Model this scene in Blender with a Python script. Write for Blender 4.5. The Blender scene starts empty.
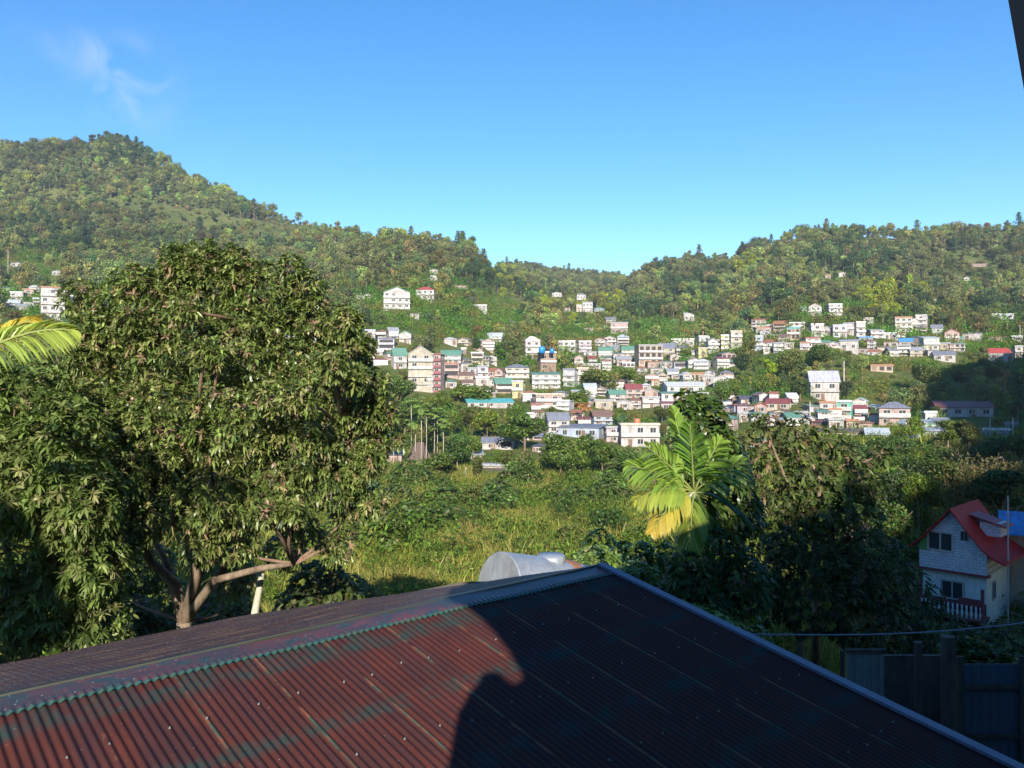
SUN_E = 5.0; SKY_E = .116; SKY_DUST = .05; SKY_SAT = 1.36; SKY_HUE = .503; EXPO = 1.0; CLOUD = (3.8, 4.2, 4.9); HAZE = .00012
import bpy, math, random
import numpy as np
from mathutils import Vector, Matrix
SEED = 11
random.seed(SEED); rng = np.random.default_rng(SEED)
R = math.radians
scene = bpy.context.scene
col = scene.collection
F = 800.0                      # focal length in pixels of the 1024 wide picture
def pt(x, y, D):               # point seen at pixel x,y at depth D from the camera
    return np.array([(x-512)/F*D, D, (384-y)/F*D])
# ------------------------------------------------------------------ objects
def tag(o, label=None, cat=None, group=None, kind=None):
    if label: o['label'] = label
    if cat: o['category'] = cat
    if group: o['group'] = group
    if kind: o['kind'] = kind
    return o
def thing(name, loc, label, cat, group=None, rz=0.0):
    o = bpy.data.objects.new(name, None); col.objects.link(o)
    o.empty_display_size = .2
    o.location = loc; o.rotation_euler = (0, 0, rz)
    return tag(o, label, cat, group)
def mesh(name, verts, faces, mats=None, attrs=None, smooth=False, fmat=None):
    me = bpy.data.meshes.new(name)
    verts = np.asarray(verts, dtype=np.float32).reshape(-1, 3)
    if isinstance(faces, np.ndarray) and faces.ndim == 2:
        n = faces.shape[1]; nf = len(faces)
        me.vertices.add(len(verts)); me.vertices.foreach_set('co', verts.ravel())
        me.loops.add(nf*n); me.loops.foreach_set('vertex_index', faces.astype(np.int32).ravel())
        me.polygons.add(nf); me.polygons.foreach_set('loop_start', np.arange(0, nf*n, n, dtype=np.int32))
        me.update(calc_edges=True)
    else:
        me.from_pydata([tuple(v) for v in verts.tolist()], [], [tuple(int(i) for i in f) for f in faces]); me.update()
    if attrs:
        for k, v in attrs.items():
            v = np.asarray(v, dtype=np.float32)
            if v.shape[1] == 4:
                a = me.attributes.new(k, 'FLOAT_COLOR', 'POINT'); a.data.foreach_set('color', v.ravel())
            else:
                a = me.attributes.new(k, 'FLOAT_VECTOR', 'POINT'); a.data.foreach_set('vector', v.ravel())
    if mats:
        for m in (mats if isinstance(mats, (list, tuple)) else [mats]): me.materials.append(m)
    if fmat is not None: me.polygons.foreach_set('material_index', np.asarray(fmat, dtype=np.int32))
    if smooth: me.polygons.foreach_set('use_smooth', [True]*len(me.polygons))
    return me
def link(name, me, parent=None, loc=(0, 0, 0), rz=0.0, scale=None):
    o = bpy.data.objects.new(name, me); col.objects.link(o)
    if parent is not None: o.parent = parent
    o.location = loc; o.rotation_euler = (0, 0, rz)
    if scale is not None: o.scale = scale
    return o
class MB:
    """collects plain shapes of one part"""
    def __init__(s): s.v = []; s.f = []
    def add(s, v, f):
        b = len(s.v); s.v += [tuple(map(float, p)) for p in v]; s.f += [tuple(i+b for i in q) for q in f]; return s
    def box(s, c, size, rz=0.0):
        x, y, z = [k/2 for k in size]; P = []
        ca, sa = math.cos(rz), math.sin(rz)
        for dx, dy, dz in ((-x,-y,-z),(x,-y,-z),(x,y,-z),(-x,y,-z),(-x,-y,z),(x,-y,z),(x,y,z),(-x,y,z)):
            P.append((c[0]+dx*ca-dy*sa, c[1]+dx*sa+dy*ca, c[2]+dz))
        return s.add(P, [(0,3,2,1),(4,5,6,7),(0,1,5,4),(1,2,6,5),(2,3,7,6),(3,0,4,7)])
    def tube(s, pts, radii, n=8, cap=True):
        pts = [np.array(p, float) for p in pts]; V = []; Fs = []
        if not hasattr(radii, '__len__'): radii = [radii]*len(pts)
        up = None
        for i, p in enumerate(pts):
            t = pts[min(i+1, len(pts)-1)]-pts[max(i-1, 0)]; t = t/(np.linalg.norm(t)+1e-9)
            if up is None:
                up = np.array([1., 0, 0]) if abs(t[0]) < .8 else np.array([0, 1., 0])
            a = np.cross(t, up); a /= np.linalg.norm(a)+1e-9; b = np.cross(a, t); up = b
            for k in range(n):
                th = 2*math.pi*k/n; V.append(p+radii[i]*(math.cos(th)*a+math.sin(th)*b))
        for i in range(len(pts)-1):
            for k in range(n):
                k2 = (k+1) % n; Fs.append((i*n+k, i*n+k2, (i+1)*n+k2, (i+1)*n+k))
        if cap: Fs.append(tuple(range(n))[::-1]); Fs.append(tuple((len(pts)-1)*n+k for k in range(n)))
        return s.add(V, Fs)
    def prism(s, poly, y0, y1):      # poly in x,z ; extruded along y
        n = len(poly)
        V = [(p[0], y0, p[1]) for p in poly]+[(p[0], y1, p[1]) for p in poly]
        return s.add(V, [tuple(range(n)), tuple(range(2*n-1, n-1, -1))]+[(i, i+n, (i+1) % n+n, (i+1) % n) for i in range(n)])
    def build(s, name, m, parent=None, loc=(0,0,0), rz=0.0, smooth=False, off=None):
        v = np.array(s.v)
        if off is not None: v = v-np.array(off)
        me = mesh(name, v, s.f, m, smooth=smooth)
        return link(name, me, parent, loc, rz)
# ------------------------------------------------------------------ materials
MATS = {}
def nt(name):
    m = bpy.data.materials.new(name); m.use_nodes = True
    t = m.node_tree; b = t.nodes['Principled BSDF']; return m, t, b
def N(t, typ, **kw):
    n = t.nodes.new(typ)
    for k, v in kw.items():
        if k in n.inputs: n.inputs[k].default_value = v
        else: setattr(n, k, v)
    return n
def mix(t, fac, a, b, mode='MIX'):
    n = t.nodes.new('ShaderNodeMix'); n.data_type = 'RGBA'; n.blend_type = mode
    for i, v in ((0, fac), (6, a), (7, b)):
        if isinstance(v, bpy.types.NodeSocket): t.links.new(v, n.inputs[i])
        elif isinstance(v, (int, float)) and i: n.inputs[i].default_value = (v, v, v, 1)
        elif i: n.inputs[i].default_value = (*v[:3], 1)
        else: n.inputs[i].default_value = v
    return n.outputs[2]
def noise(t, vec, scale, detail=4, rough=.6, lo=.4, hi=.6):
    n = N(t, 'ShaderNodeTexNoise'); n.inputs['Scale'].default_value = scale; n.inputs['Detail'].default_value = detail
    n.inputs['Roughness'].default_value = rough
    if vec is not None: t.links.new(vec, n.inputs['Vector'])
    r = N(t, 'ShaderNodeMapRange'); r.inputs[1].default_value = lo; r.inputs[2].default_value = hi
    t.links.new(n.outputs[0], r.inputs[0]); return r.outputs[0]
def scaled(t, vec, sc):
    m = N(t, 'ShaderNodeMapping'); m.inputs['Scale'].default_value = sc; t.links.new(vec, m.inputs['Vector']); return m.outputs[0]
def plain(name, c, rough=.75, dirt=.35, dirtcol=(.09, .08, .065), scale=1.2, metal=0.0, spec=.4):
    if name in MATS: return MATS[name]
    m, t, b = nt(name)
    co = N(t, 'ShaderNodeTexCoord').outputs['Object']
    f = noise(t, co, scale, 5, .65, .35, .75)
    st = noise(t, scaled(t, co, (3, 3, .35)), scale*1.7, 3, .6, .45, .8)
    mm = N(t, 'ShaderNodeMath', operation='MULTIPLY'); t.links.new(f, mm.inputs[0]); mm.inputs[1].default_value = dirt
    m2 = N(t, 'ShaderNodeMath', operation='MULTIPLY'); t.links.new(st, m2.inputs[0]); m2.inputs[1].default_value = dirt*.8
    c1 = mix(t, mm.outputs[0], c, dirtcol); c2 = mix(t, m2.outputs[0], c1, dirtcol)
    t.links.new(c2, b.inputs['Base Color']); b.inputs['Roughness'].default_value = rough
    b.inputs['Metallic'].default_value = metal; b.inputs['Specular IOR Level'].default_value = spec
    MATS[name] = m; return m
def foliage_mat(name, tint='object', rough=.5, trans=.3, spec=.35):
    m, t, b = nt(name)
    a = N(t, 'ShaderNodeAttribute', attribute_name='col')
    if tint == 'object': k = N(t, 'ShaderNodeObjectInfo').outputs['Color']
    else: k = N(t, 'ShaderNodeAttribute', attribute_name='tint', attribute_type='INSTANCER').outputs['Color']
    c = mix(t, 1.0, a.outputs['Color'], k, 'MULTIPLY')
    t.links.new(c, b.inputs['Base Color']); b.inputs['Roughness'].default_value = rough
    b.inputs['Specular IOR Level'].default_value = spec
    tr = N(t, 'ShaderNodeBsdfTranslucent'); c2 = mix(t, 1.0, c, (1.5, 1.6, .7), 'MULTIPLY'); t.links.new(c2, tr.inputs['Color'])
    ms = N(t, 'ShaderNodeMixShader'); ms.inputs[0].default_value = trans
    t.links.new(b.outputs[0], ms.inputs[1]); t.links.new(tr.outputs[0], ms.inputs[2])
    t.links.new(ms.outputs[0], t.nodes['Material Output'].inputs['Surface'])
    MATS[name] = m; return m
M_LEAF = foliage_mat('foliage')
M_GLOSS = foliage_mat('glossy foliage', rough=.38, spec=.5, trans=.22)
M_FOREST = foliage_mat('forest foliage', tint='inst', rough=.7, spec=.15, trans=.2)
def bark(name, c, c2, sc=6):
    m, t, b = nt(name); co = N(t, 'ShaderNodeTexCoord').outputs['Object']
    f = noise(t, scaled(t, co, (1, 1, .35)), sc, 5, .7, .35, .65)
    t.links.new(mix(t, f, c, c2), b.inputs['Base Color']); b.inputs['Roughness'].default_value = .9
    bp = N(t, 'ShaderNodeBump'); bp.inputs['Strength'].default_value = .5; bp.inputs['Distance'].default_value = .02
    t.links.new(f, bp.inputs['Height']); t.links.new(bp.outputs[0], b.inputs['Normal']); MATS[name] = m; return m
M_BARK = bark('bark', (.10, .07, .045), (.26, .19, .13))
M_PALEBARK = bark('pale bark', (.30, .27, .2), (.5, .46, .37), 3)
M_TWIG = bark('twig', (.16, .09, .06), (.24, .16, .11))
# ------------------------------------------------------------------ camera, sun and sky
cam = bpy.data.cameras.new('camera'); cam.sensor_width = 36; cam.lens = 36*F/1024
cam.clip_start = .05; cam.clip_end = 20000
co_ = bpy.data.objects.new('camera', cam); col.objects.link(co_); co_.location = (0, 0, 0); co_.rotation_euler = (R(90), 0, 0)
scene.camera = co_
EL = 22.3; AZ = 1.6
S = np.array([math.sin(R(AZ))*math.cos(R(EL)), -math.cos(R(AZ))*math.cos(R(EL)), math.sin(R(EL))])
U = np.array([math.cos(R(AZ)), math.sin(R(AZ)), 0.0]); V = np.cross(S, U)
sun = bpy.data.lights.new('sun', 'SUN'); sun.energy = SUN_E; sun.angle = R(.5); sun.color = (1, .93, .80)
so = bpy.data.objects.new('sun', sun); col.objects.link(so)
so.rotation_euler = Vector((-S[0], -S[1], -S[2])).to_track_quat('-Z', 'Y').to_euler(); so.location = (0, -20, 30)
w = bpy.data.worlds.new('World'); scene.world = w; w.use_nodes = True
t = w.node_tree; bg = t.nodes['Background']
sky = t.nodes.new('ShaderNodeTexSky'); sky.sky_type = 'NISHITA'; sky.sun_disc = False
sky.sun_elevation = R(EL); sky.sun_rotation = R(180-AZ); sky.air_density = 1.0; sky.dust_density = SKY_DUST; sky.ozone_density = 1.6; sky.altitude = 1400
# thin wisp of cloud up on the left, drifting in the sky itself
tc = t.nodes.new('ShaderNodeTexCoord')
nrm = t.nodes.new('ShaderNodeVectorMath'); nrm.operation = 'NORMALIZE'; t.links.new(tc.outputs['Generated'], nrm.inputs[0])
def wisp(cx, cy, rx, ry, strength):
    d = pt(cx, cy, 1.0); d = d/np.linalg.norm(d)
    sub = t.nodes.new('ShaderNodeVectorMath'); sub.operation = 'SUBTRACT'; t.links.new(nrm.outputs[0], sub.inputs[0]); sub.inputs[1].default_value = d
    mp = t.nodes.new('ShaderNodeMapping'); mp.inputs['Scale'].default_value = (F/rx, F/rx, F/ry); mp.inputs['Rotation'].default_value = (0, R(0), 0)
    t.links.new(sub.outputs[0], mp.inputs['Vector'])
    ln = t.nodes.new('ShaderNodeVectorMath'); ln.operation = 'LENGTH'; t.links.new(mp.outputs[0], ln.inputs[0])
    mr = t.nodes.new('ShaderNodeMapRange'); mr.inputs[1].default_value = 1; mr.inputs[2].default_value = .1; mr.interpolation_type = 'SMOOTHSTEP'
    t.links.new(ln.outputs['Value'], mr.inputs[0])
    nz = t.nodes.new('ShaderNodeTexNoise'); nz.inputs['Scale'].default_value = 22; nz.inputs['Detail'].default_value = 7; nz.inputs['Distortion'].default_value = 1.2
    t.links.new(nrm.outputs[0], nz.inputs['Vector'])
    m2 = t.nodes.new('ShaderNodeMapRange'); m2.inputs[1].default_value = .38; m2.inputs[2].default_value = .72; t.links.new(nz.outputs[0], m2.inputs[0])
    mu = t.nodes.new('ShaderNodeMath'); mu.operation = 'MULTIPLY'; t.links.new(mr.outputs[0], mu.inputs[0]); t.links.new(m2.outputs[0], mu.inputs[1])
    mu2 = t.nodes.new('ShaderNodeMath'); mu2.operation = 'MULTIPLY'; t.links.new(mu.outputs[0], mu2.inputs[0]); mu2.inputs[1].default_value = strength
    return mu2.outputs[0]
w1 = wisp(128, 84, 58, 56, .34); w2 = wisp(80, 48, 70, 24, .16)
ad = t.nodes.new('ShaderNodeMath'); ad.operation = 'ADD'; t.links.new(w1, ad.inputs[0]); t.links.new(w2, ad.inputs[1])
hs = t.nodes.new('ShaderNodeHueSaturation'); hs.inputs['Saturation'].default_value = SKY_SAT; hs.inputs['Hue'].default_value = SKY_HUE; t.links.new(sky.outputs[0], hs.inputs['Color'])
cl = mix(t, ad.outputs[0], hs.outputs[0], CLOUD)
t.links.new(cl, bg.inputs['Color']); bg.inputs['Strength'].default_value = SKY_E
vs = scene.view_settings; vs.view_transform = 'Standard'; vs.look = 'None'; vs.gamma = 1; vs.exposure = EXPO; vs.use_curve_mapping = False
# ------------------------------------------------------------------ terrain
COLS = {  # picture column: (depth, picture row where the ground shows); rows become heights, the hills are real relief
 -500: [(8,1000),(20,700),(40,540),(80,424),(160,364),(260,335),(350,308),(450,285),(600,250),(750,220),(900,185)],
 0:    [(20,700),(40,544),(80,424),(160,366),(260,337),(350,308),(450,285),(600,245),(750,198),(880,139)],
 70:   [(20,700),(40,544),(80,434),(160,375),(260,342),(350,312),(450,288),(600,247),(750,198),(890,138)],
 118:  [(20,700),(40,544),(80,440),(160,380),(260,345),(350,315),(450,290),(600,248),(750,199),(900,132)],
 150:  [(20,700),(40,544),(80,446),(160,385),(260,347),(350,318),(450,293),(600,252),(750,207),(890,150)],
 200: [(20,680),(30,650),(45,630),(60,610),(85,565),(110,530),(160,450),(220,390),(260,360),(350,322),(450,298),(600,258),(750,220),(880,178)],
 300: [(20,660),(30,645),(45,625),(60,605),(85,558),(110,520),(160,450),(220,400),(260,375),(330,335),(450,302),(600,258),(750,230),(850,218)],
 400: [(20,640),(30,640),(45,620),(60,600),(85,550),(110,515),(150,477),(190,445),(240,400),(330,314),(420,288),(520,262),(620,242),(700,236)],
 470: [(20,640),(30,640),(45,620),(60,600),(85,550),(110,515),(150,477),(190,445),(235,408),(330,340),(420,310),(520,285),(620,254),(690,250)],
 500: [(20,640),(30,640),(45,620),(60,600),(85,550),(110,515),(150,477),(190,445),(235,410),(330,358),(450,330),(600,300),(700,284),(1000,272),(1200,266)],
 560: [(20,640),(30,625),(45,610),(60,590),(85,550),(110,515),(150,477),(190,447),(230,414),(300,375),(450,335),(600,310),(800,292),(1000,280),(1200,270)],
 615: [(20,600),(25,592),(40,610),(60,588),(85,550),(110,515),(150,480),(190,450),(230,420),(300,385),(450,335),(600,312),(800,292),(1000,282),(1150,278)],
 660: [(20,600),(25,600),(40,610),(60,588),(85,550),(110,515),(150,478),(190,448),(230,420),(300,378),(380,350),(450,335),(600,308),(750,280),(860,264)],
 700:  [(25,640),(40,590),(60,550),(110,475),(160,438),(220,418),(300,372),(380,350),(450,335),(600,305),(750,270),(850,256)],
 800:  [(25,700),(40,620),(60,550),(110,470),(160,432),(200,408),(260,375),(330,340),(420,318),(550,290),(700,250),(800,233)],
 900:  [(25,740),(40,670),(55,640),(75,540),(110,470),(160,433),(210,412),(260,385),(330,347),(420,325),(550,295),(700,248),(800,230)],
 1024: [(25,740),(40,675),(55,645),(75,545),(110,475),(160,438),(210,402),(260,375),(330,347),(420,325),(550,295),(680,250),(780,224)],
 1600: [(25,740),(40,675),(55,645),(75,545),(110,475),(160,438),(210,402),(260,375),(330,347),(420,325),(550,290),(680,245),(780,222)],
}
GD = np.concatenate([[.5, 3, 6, 9, 12, 16, 20, 25, 30, 36, 43, 50, 58, 68], np.arange(80, 300, 9), np.arange(300, 1300, 16), np.arange(1300, 1900, 60)])
CX = np.array(sorted(COLS)); CA = (CX-512)/F
def colz(rows):
    d = np.array([r[0] for r in rows], float); z = np.array([(384-r[1])/F*r[0] for r in rows])
    z = np.where(d > 500, z-4.0-.002*(d-500), z)
    dd = np.concatenate([[.5, 8], d, [d[-1]+120, d[-1]+500, 2600]])
    zz = np.concatenate([[-7.4, -7.0], z, [z[-1]*.9, z[-1]*.6, z[-1]*.3]])
    if d[0] <= 8: dd = np.concatenate([[.5, 8], d[1:], [d[-1]+120, d[-1]+500, 2600]]); zz = np.concatenate([[-7.4, -7.0], z[1:], [z[-1]*.9, z[-1]*.6, z[-1]*.3]])
    z = np.interp(GD, dd, zz)
    k = np.array([1, 2, 3, 2, 1])/9.0
    return np.convolve(np.pad(z, 2, mode='edge'), k, 'valid')
ZC = np.array([colz(COLS[c]) for c in CX])            # columns x depths
def wob(x, y):
    return (np.sin(x*.031+1.3)*np.cos(y*.027+.4)+.6*np.sin(x*.071+y*.043)+.4*np.sin(x*.13-y*.11+2))
def ground(x, y):
    x = np.asarray(x, float); y = np.maximum(np.asarray(y, float), .5)
    a = np.clip(x/y, CA[0], CA[-1])
    ci = np.clip(np.searchsorted(CA, a)-1, 0, len(CA)-2); ta = (a-CA[ci])/(CA[ci+1]-CA[ci]); ta = ta*ta*(3-2*ta)*.6+ta*.4
    gi = np.clip(np.searchsorted(GD, y)-1, 0, len(GD)-2); tg = np.clip((y-GD[gi])/(GD[gi+1]-GD[gi]), 0, 1)
    z = (ZC[ci, gi]*(1-tg)+ZC[ci, gi+1]*tg)*(1-ta)+(ZC[ci+1, gi]*(1-tg)+ZC[ci+1, gi+1]*tg)*ta
    return z+wob(x, y)*np.clip((y-60)/400, 0, 1)*2.2
def hit(px, py):               # where the sight line through a pixel meets the ground
    a = (px-512)/F; D = np.arange(20, 1250, 1.0)
    yy = 384-F*ground(a*D, D)/D
    k = np.nonzero(yy <= py)[0]
    D0 = D[k[0]] if len(k) else 1200.
    return a*D0, D0
def g1(x, y): return float(ground(np.array([x]), np.array([y]))[0])
# the slope behind the camera climbs to the right and keeps the low sun off the gully
VT_U = np.array([-400, -60, -8, 0, 2, 5.2, 10, 20, 36, 57, 90, 104, 118, 140, 166, 200, 260, 600.])
VT_V = np.array([-40, -16, -6, -3.6, -1.0, 3.0, 5.4, 8.8, 15, 25.5, 49, 60, 79, 97, 115, 124, 126, 128.])
def back(x, y):                # y <= 0
    zs = (np.interp(x, VT_U, VT_V)+60*V[1]+1.5*np.sin(x*.21)*np.clip((x-3)/20, 0, 1))/V[2]
    t = np.clip((-y-5)/55, 0, 1)
    z = -7.4+(zs+7.4)*t
    return np.where(-y > 60, zs-(-y-60)*.15, z)
# ------------------------------------------------------------------ ground sheet
def ground_material():
    m, t, b = nt('grassy ground'); co = N(t, 'ShaderNodeTexCoord').outputs['Object']
    f1 = noise(t, co, .035, 6, .65, .4, .62); f2 = noise(t, co, .22, 5, .7, .38, .66); f3 = noise(t, co, 1.7, 4, .7, .35, .7)
    c = mix(t, f1, (.055, .095, .02), (.17, .15, .06)); c = mix(t, f2, c, (.07, .12, .02))
    k = N(t, 'ShaderNodeMath', operation='MULTIPLY'); t.links.new(f3, k.inputs[0]); k.inputs[1].default_value = .45
    c = mix(t, k.outputs[0], c, (.15, .105, .05))
    t.links.new(c, b.inputs['Base Color']); b.inputs['Roughness'].default_value = .95; b.inputs['Specular IOR Level'].default_value = .1
    bp = N(t, 'ShaderNodeBump'); bp.inputs['Strength'].default_value = .8; bp.inputs['Distance'].default_value = .5
    t.links.new(f2, bp.inputs['Height']); t.links.new(bp.outputs[0], b.inputs['Normal']); return m
GM = ground_material()
As = np.concatenate([np.linspace(-1.3, -.72, 14)[:-1], np.linspace(-.72, .72, 190), np.linspace(.72, 1.3, 14)[1:]])
ds = np.concatenate([[.5, 3, 6, 9, 12, 16, 20, 25, 30, 36, 43, 50, 58, 68], np.arange(80, 1300, 8), np.arange(1300, 1701, 50)])
AA, DD = np.meshgrid(As, ds, indexing='ij')
X = AA*DD; Z = ground(X, DD)
Vs = np.stack([X, DD, Z], -1).reshape(-1, 3); na, nd = AA.shape
ii, jj = np.meshgrid(np.arange(na-1), np.arange(nd-1), indexing='ij'); q = ii*nd+jj
Fq = np.stack([q, q+nd, q+nd+1, q+1], -1).reshape(-1, 4)
o = link('hillside_ground', mesh('hillside_ground', Vs, Fq, GM, smooth=True)); tag(o, kind='structure')
xs = np.concatenate([np.linspace(-700, -60, 30)[:-1], np.linspace(-60, 130, 150), np.linspace(130, 700, 40)[1:]])
ys = np.concatenate([np.array([.5, -5]), np.linspace(-8, -60, 30), np.linspace(-75, -700, 12)])
XX, YY = np.meshgrid(xs, ys, indexing='ij'); ZZ = np.where(YY >= -5, -7.4, back(XX, YY)); ZZ = np.where(YY > 0, -7.42, ZZ)
na, nd = XX.shape; ii, jj = np.meshgrid(np.arange(na-1), np.arange(nd-1), indexing='ij'); q = ii*nd+jj
o = link('hill_behind', mesh('hill_behind', np.stack([XX, YY, ZZ], -1).reshape(-1, 3), np.stack([q, q+1, q+nd+1, q+nd], -1).reshape(-1, 4), GM, smooth=True)); tag(o, kind='structure')
# near apron joining the two sheets
m = MB(); m.box((0, 0, -7.9), (60, 30, .6)); o = m.build('yard_ground', GM); tag(o, kind='structure')
if HAZE > 0:
    m = MB(); m.box((0, 500, 138), (4700, 2500, 330)); o = m.build('haze', None); tag(o, 'thin blue morning air between the viewpoint and the hills', None, None, 'stuff')
    hm = bpy.data.materials.new('haze'); hm.use_nodes = True; ht = hm.node_tree; ht.nodes.remove(ht.nodes['Principled BSDF'])
    pv = ht.nodes.new('ShaderNodeVolumePrincipled'); pv.inputs['Color'].default_value = (.62, .78, 1, 1); pv.inputs['Density'].default_value = HAZE; pv.inputs['Anisotropy'].default_value = 0.0
    ht.links.new(pv.outputs[0], ht.nodes['Material Output'].inputs['Volume']); o.data.materials.append(hm)
# ------------------------------------------------------------------ leaves and crowns
def unit(v): return v/(np.linalg.norm(v, axis=-1, keepdims=True)+1e-9)
def leaf_quads(C, Nn, size, aspect, colr, jit=.9, n3=4):
    """one folded four-sided leaf clump per centre; Nn outward direction"""
    n = len(C); nr = unit(Nn+rng.normal(0, jit, (n, 3))); d = unit(np.cross(nr, rng.normal(0, 1, (n, 3)))); s = np.cross(nr, d)
    L = (size*rng.uniform(.6, 1.3, n))[:, None]; W = L*aspect
    v = np.stack([C-d*L*.5, C+s*W*.5+nr*W*.15, C+d*L*.5, C-s*W*.5+nr*W*.15], 1).reshape(-1, 3)
    f = np.arange(n*4).reshape(n, 4); c = np.repeat(colr, 4, axis=0)
    return v, f, np.concatenate([c, np.ones((len(c), 1))], 1)
def sphere_pts(n):
    return unit(rng.normal(0, 1, (n, 3)))
def lobes_crown(lobes, n, size, aspect, base=(.06, .10, .02), var=.35, jit=.9, shell=.25, alt=None, altp=.12):
    lob = np.array(lobes, float); a = lob[:, 3]**2; k = rng.choice(len(lob), n, p=a/a.sum())
    d = sphere_pts(n); r = lob[k, 3]*(1-np.abs(rng.normal(0, shell, n)))*rng.uniform(.93, 1.1, n)
    C = lob[k, :3]+d*r[:, None]*np.array([1, 1, .82])
    cen = lob[:, :3].mean(0); out = unit(d*1.2+unit(C-cen)*.7)
    br = np.exp(rng.normal(0, var, n))*(1+.22*rng.normal(0, 1, len(lob)))[k].clip(.55, 1.6)
    c = np.array(base)[None]*br[:, None]*np.array([1, 1, 1])
    c[:, 0] *= rng.uniform(.75, 1.35, n)
    if alt is not None:
        s = rng.random(n) < altp; c[s] = np.array(alt)*rng.uniform(.6, 1.2, (s.sum(), 1))
    return leaf_quads(C, out, size, aspect, np.clip(c, 0, .6), jit)
def rand_lobes(R_, H, n, low=.35, seed=None, flat=1.0, spread=.6):
    """lobes for a crown of half width R_, tree height H"""
    L = []; rr = random.Random(seed)
    for i in range(n):
        th = rr.uniform(0, 2*math.pi); q = math.sqrt(rr.random())*spread*R_
        z = H*(low+(1-low)*rr.uniform(.25, .92)); fall = 1-.55*abs((z/H-(low+1)/2)/(1-low))*1.3
        r = R_*rr.uniform(.32, .52)
        L.append((q*math.cos(th)*fall, q*math.sin(th)*fall, min(z, H-r*.8), r))
    return L
def tree_mesh(name, R_, H, nl, n, size, aspect=.7, low=.35, base=(.06,.10,.02), seed=1, trunk=.12, m=None, **kw):
    v, f, c = lobes_crown(rand_lobes(R_, H, nl, low, seed), n, size, aspect, base, **kw)
    return mesh(name, v, f, m or M_LEAF, {'col': c})
def trunk_mesh(name, H, r, seed, low=.4, nb=5, R_=2, m=None):
    rr = random.Random(seed); b = MB(); bend = [(rr.uniform(-.1, .1)*H*k*.5, rr.uniform(-.1, .1)*H*k*.5) for k in (0, .4, .8, 1)]
    P = [(bend[i][0], bend[i][1], z*H*.85-(.8 if i == 0 else 0)) for i, z in enumerate((0, .3, .6, 1))]
    b.tube(P, [r*1.15, r*.8, r*.5, r*.15], 7)
    for i in range(nb):
        th = rr.uniform(0, 6.3); z = H*rr.uniform(low*.8, .7); p0 = np.array([P[1][0], P[1][1], z]); e = np.array([math.cos(th)*R_*.75, math.sin(th)*R_*.75, H*rr.uniform(.15, .3)])
        b.tube([p0, p0+e*.5+np.array([0, 0, .15]), p0+e], [r*.45, r*.28, r*.1], 5)
    return mesh(name, b.v, b.f, m or M_BARK, smooth=True)
def joined(name, parts, mats):
    """parts: list of (verts, faces, rgb attribute, material index) -> one mesh"""
    V_, F_, C_, I_ = [], [], [], []; b = 0
    for v, f, c, mi in parts:
        V_.append(v); C_.append(c); F_ += [tuple(int(i)+b for i in q) for q in f]; I_ += [mi]*len(f); b += len(v)
    return mesh(name, np.concatenate(V_), F_, mats, {'col': np.concatenate(C_)}, fmat=I_)
def whole_tree(name, R_, H, nl, n, size, low, base, seed, mats, r=.14, **kw):
    v, f, c = lobes_crown(rand_lobes(R_, H, nl, low, seed), n, size, .75, base, **kw)
    b = MB(); b.tube([(0, 0, -1.2), (.05*H*math.sin(seed), .04*H*math.cos(seed), H*.45), (0, 0, H*.8)], [r, r*.7, r*.25], 5)
    bv = np.array(b.v); bc = np.tile([.22, .17, .12, 1], (len(bv), 1))
    return joined(name, [(v, f, c, 0), (bv, b.f, bc, 1)], mats)
def pine(name, H, R_, n, seed, mats):
    rr = np.random.default_rng(seed); C = []; O = []
    lev = 9
    for i in range(lev):
        z = H*(.38+.6*i/lev); rad = R_*(1-.75*i/lev)*rr.uniform(.7, 1.15); m_ = int(n/lev)
        th = rr.uniform(0, 6.28, m_); q = np.sqrt(rr.random(m_))*rad; lob = (np.sin(th*3+i*2)*.3+.8)
        C.append(np.stack([np.cos(th)*q*lob, np.sin(th)*q*lob, z+rr.normal(0, H*.018, m_)], 1)); O.append(np.tile([0, 0, 1.], (m_, 1))+np.stack([np.cos(th), np.sin(th), 0*th], 1)*.6)
    C = np.concatenate(C); O = np.concatenate(O); br = np.exp(rr.normal(0, .3, len(C)))[:, None]
    v, f, c = leaf_quads(C, unit(O), .8, .6, np.clip(np.array([[.05, .08, .025]])*br, 0, .5), .6)
    b = MB(); b.tube([(0, 0, -1), (0, 0, H*.5), (.1, 0, H*.97)], [.16, .11, .03], 5); bv = np.array(b.v)
    return joined(name, [(v, f, c, 0), (bv, b.f, np.tile([.2, .15, .11, 1], (len(bv), 1)), 1)], mats)
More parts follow.
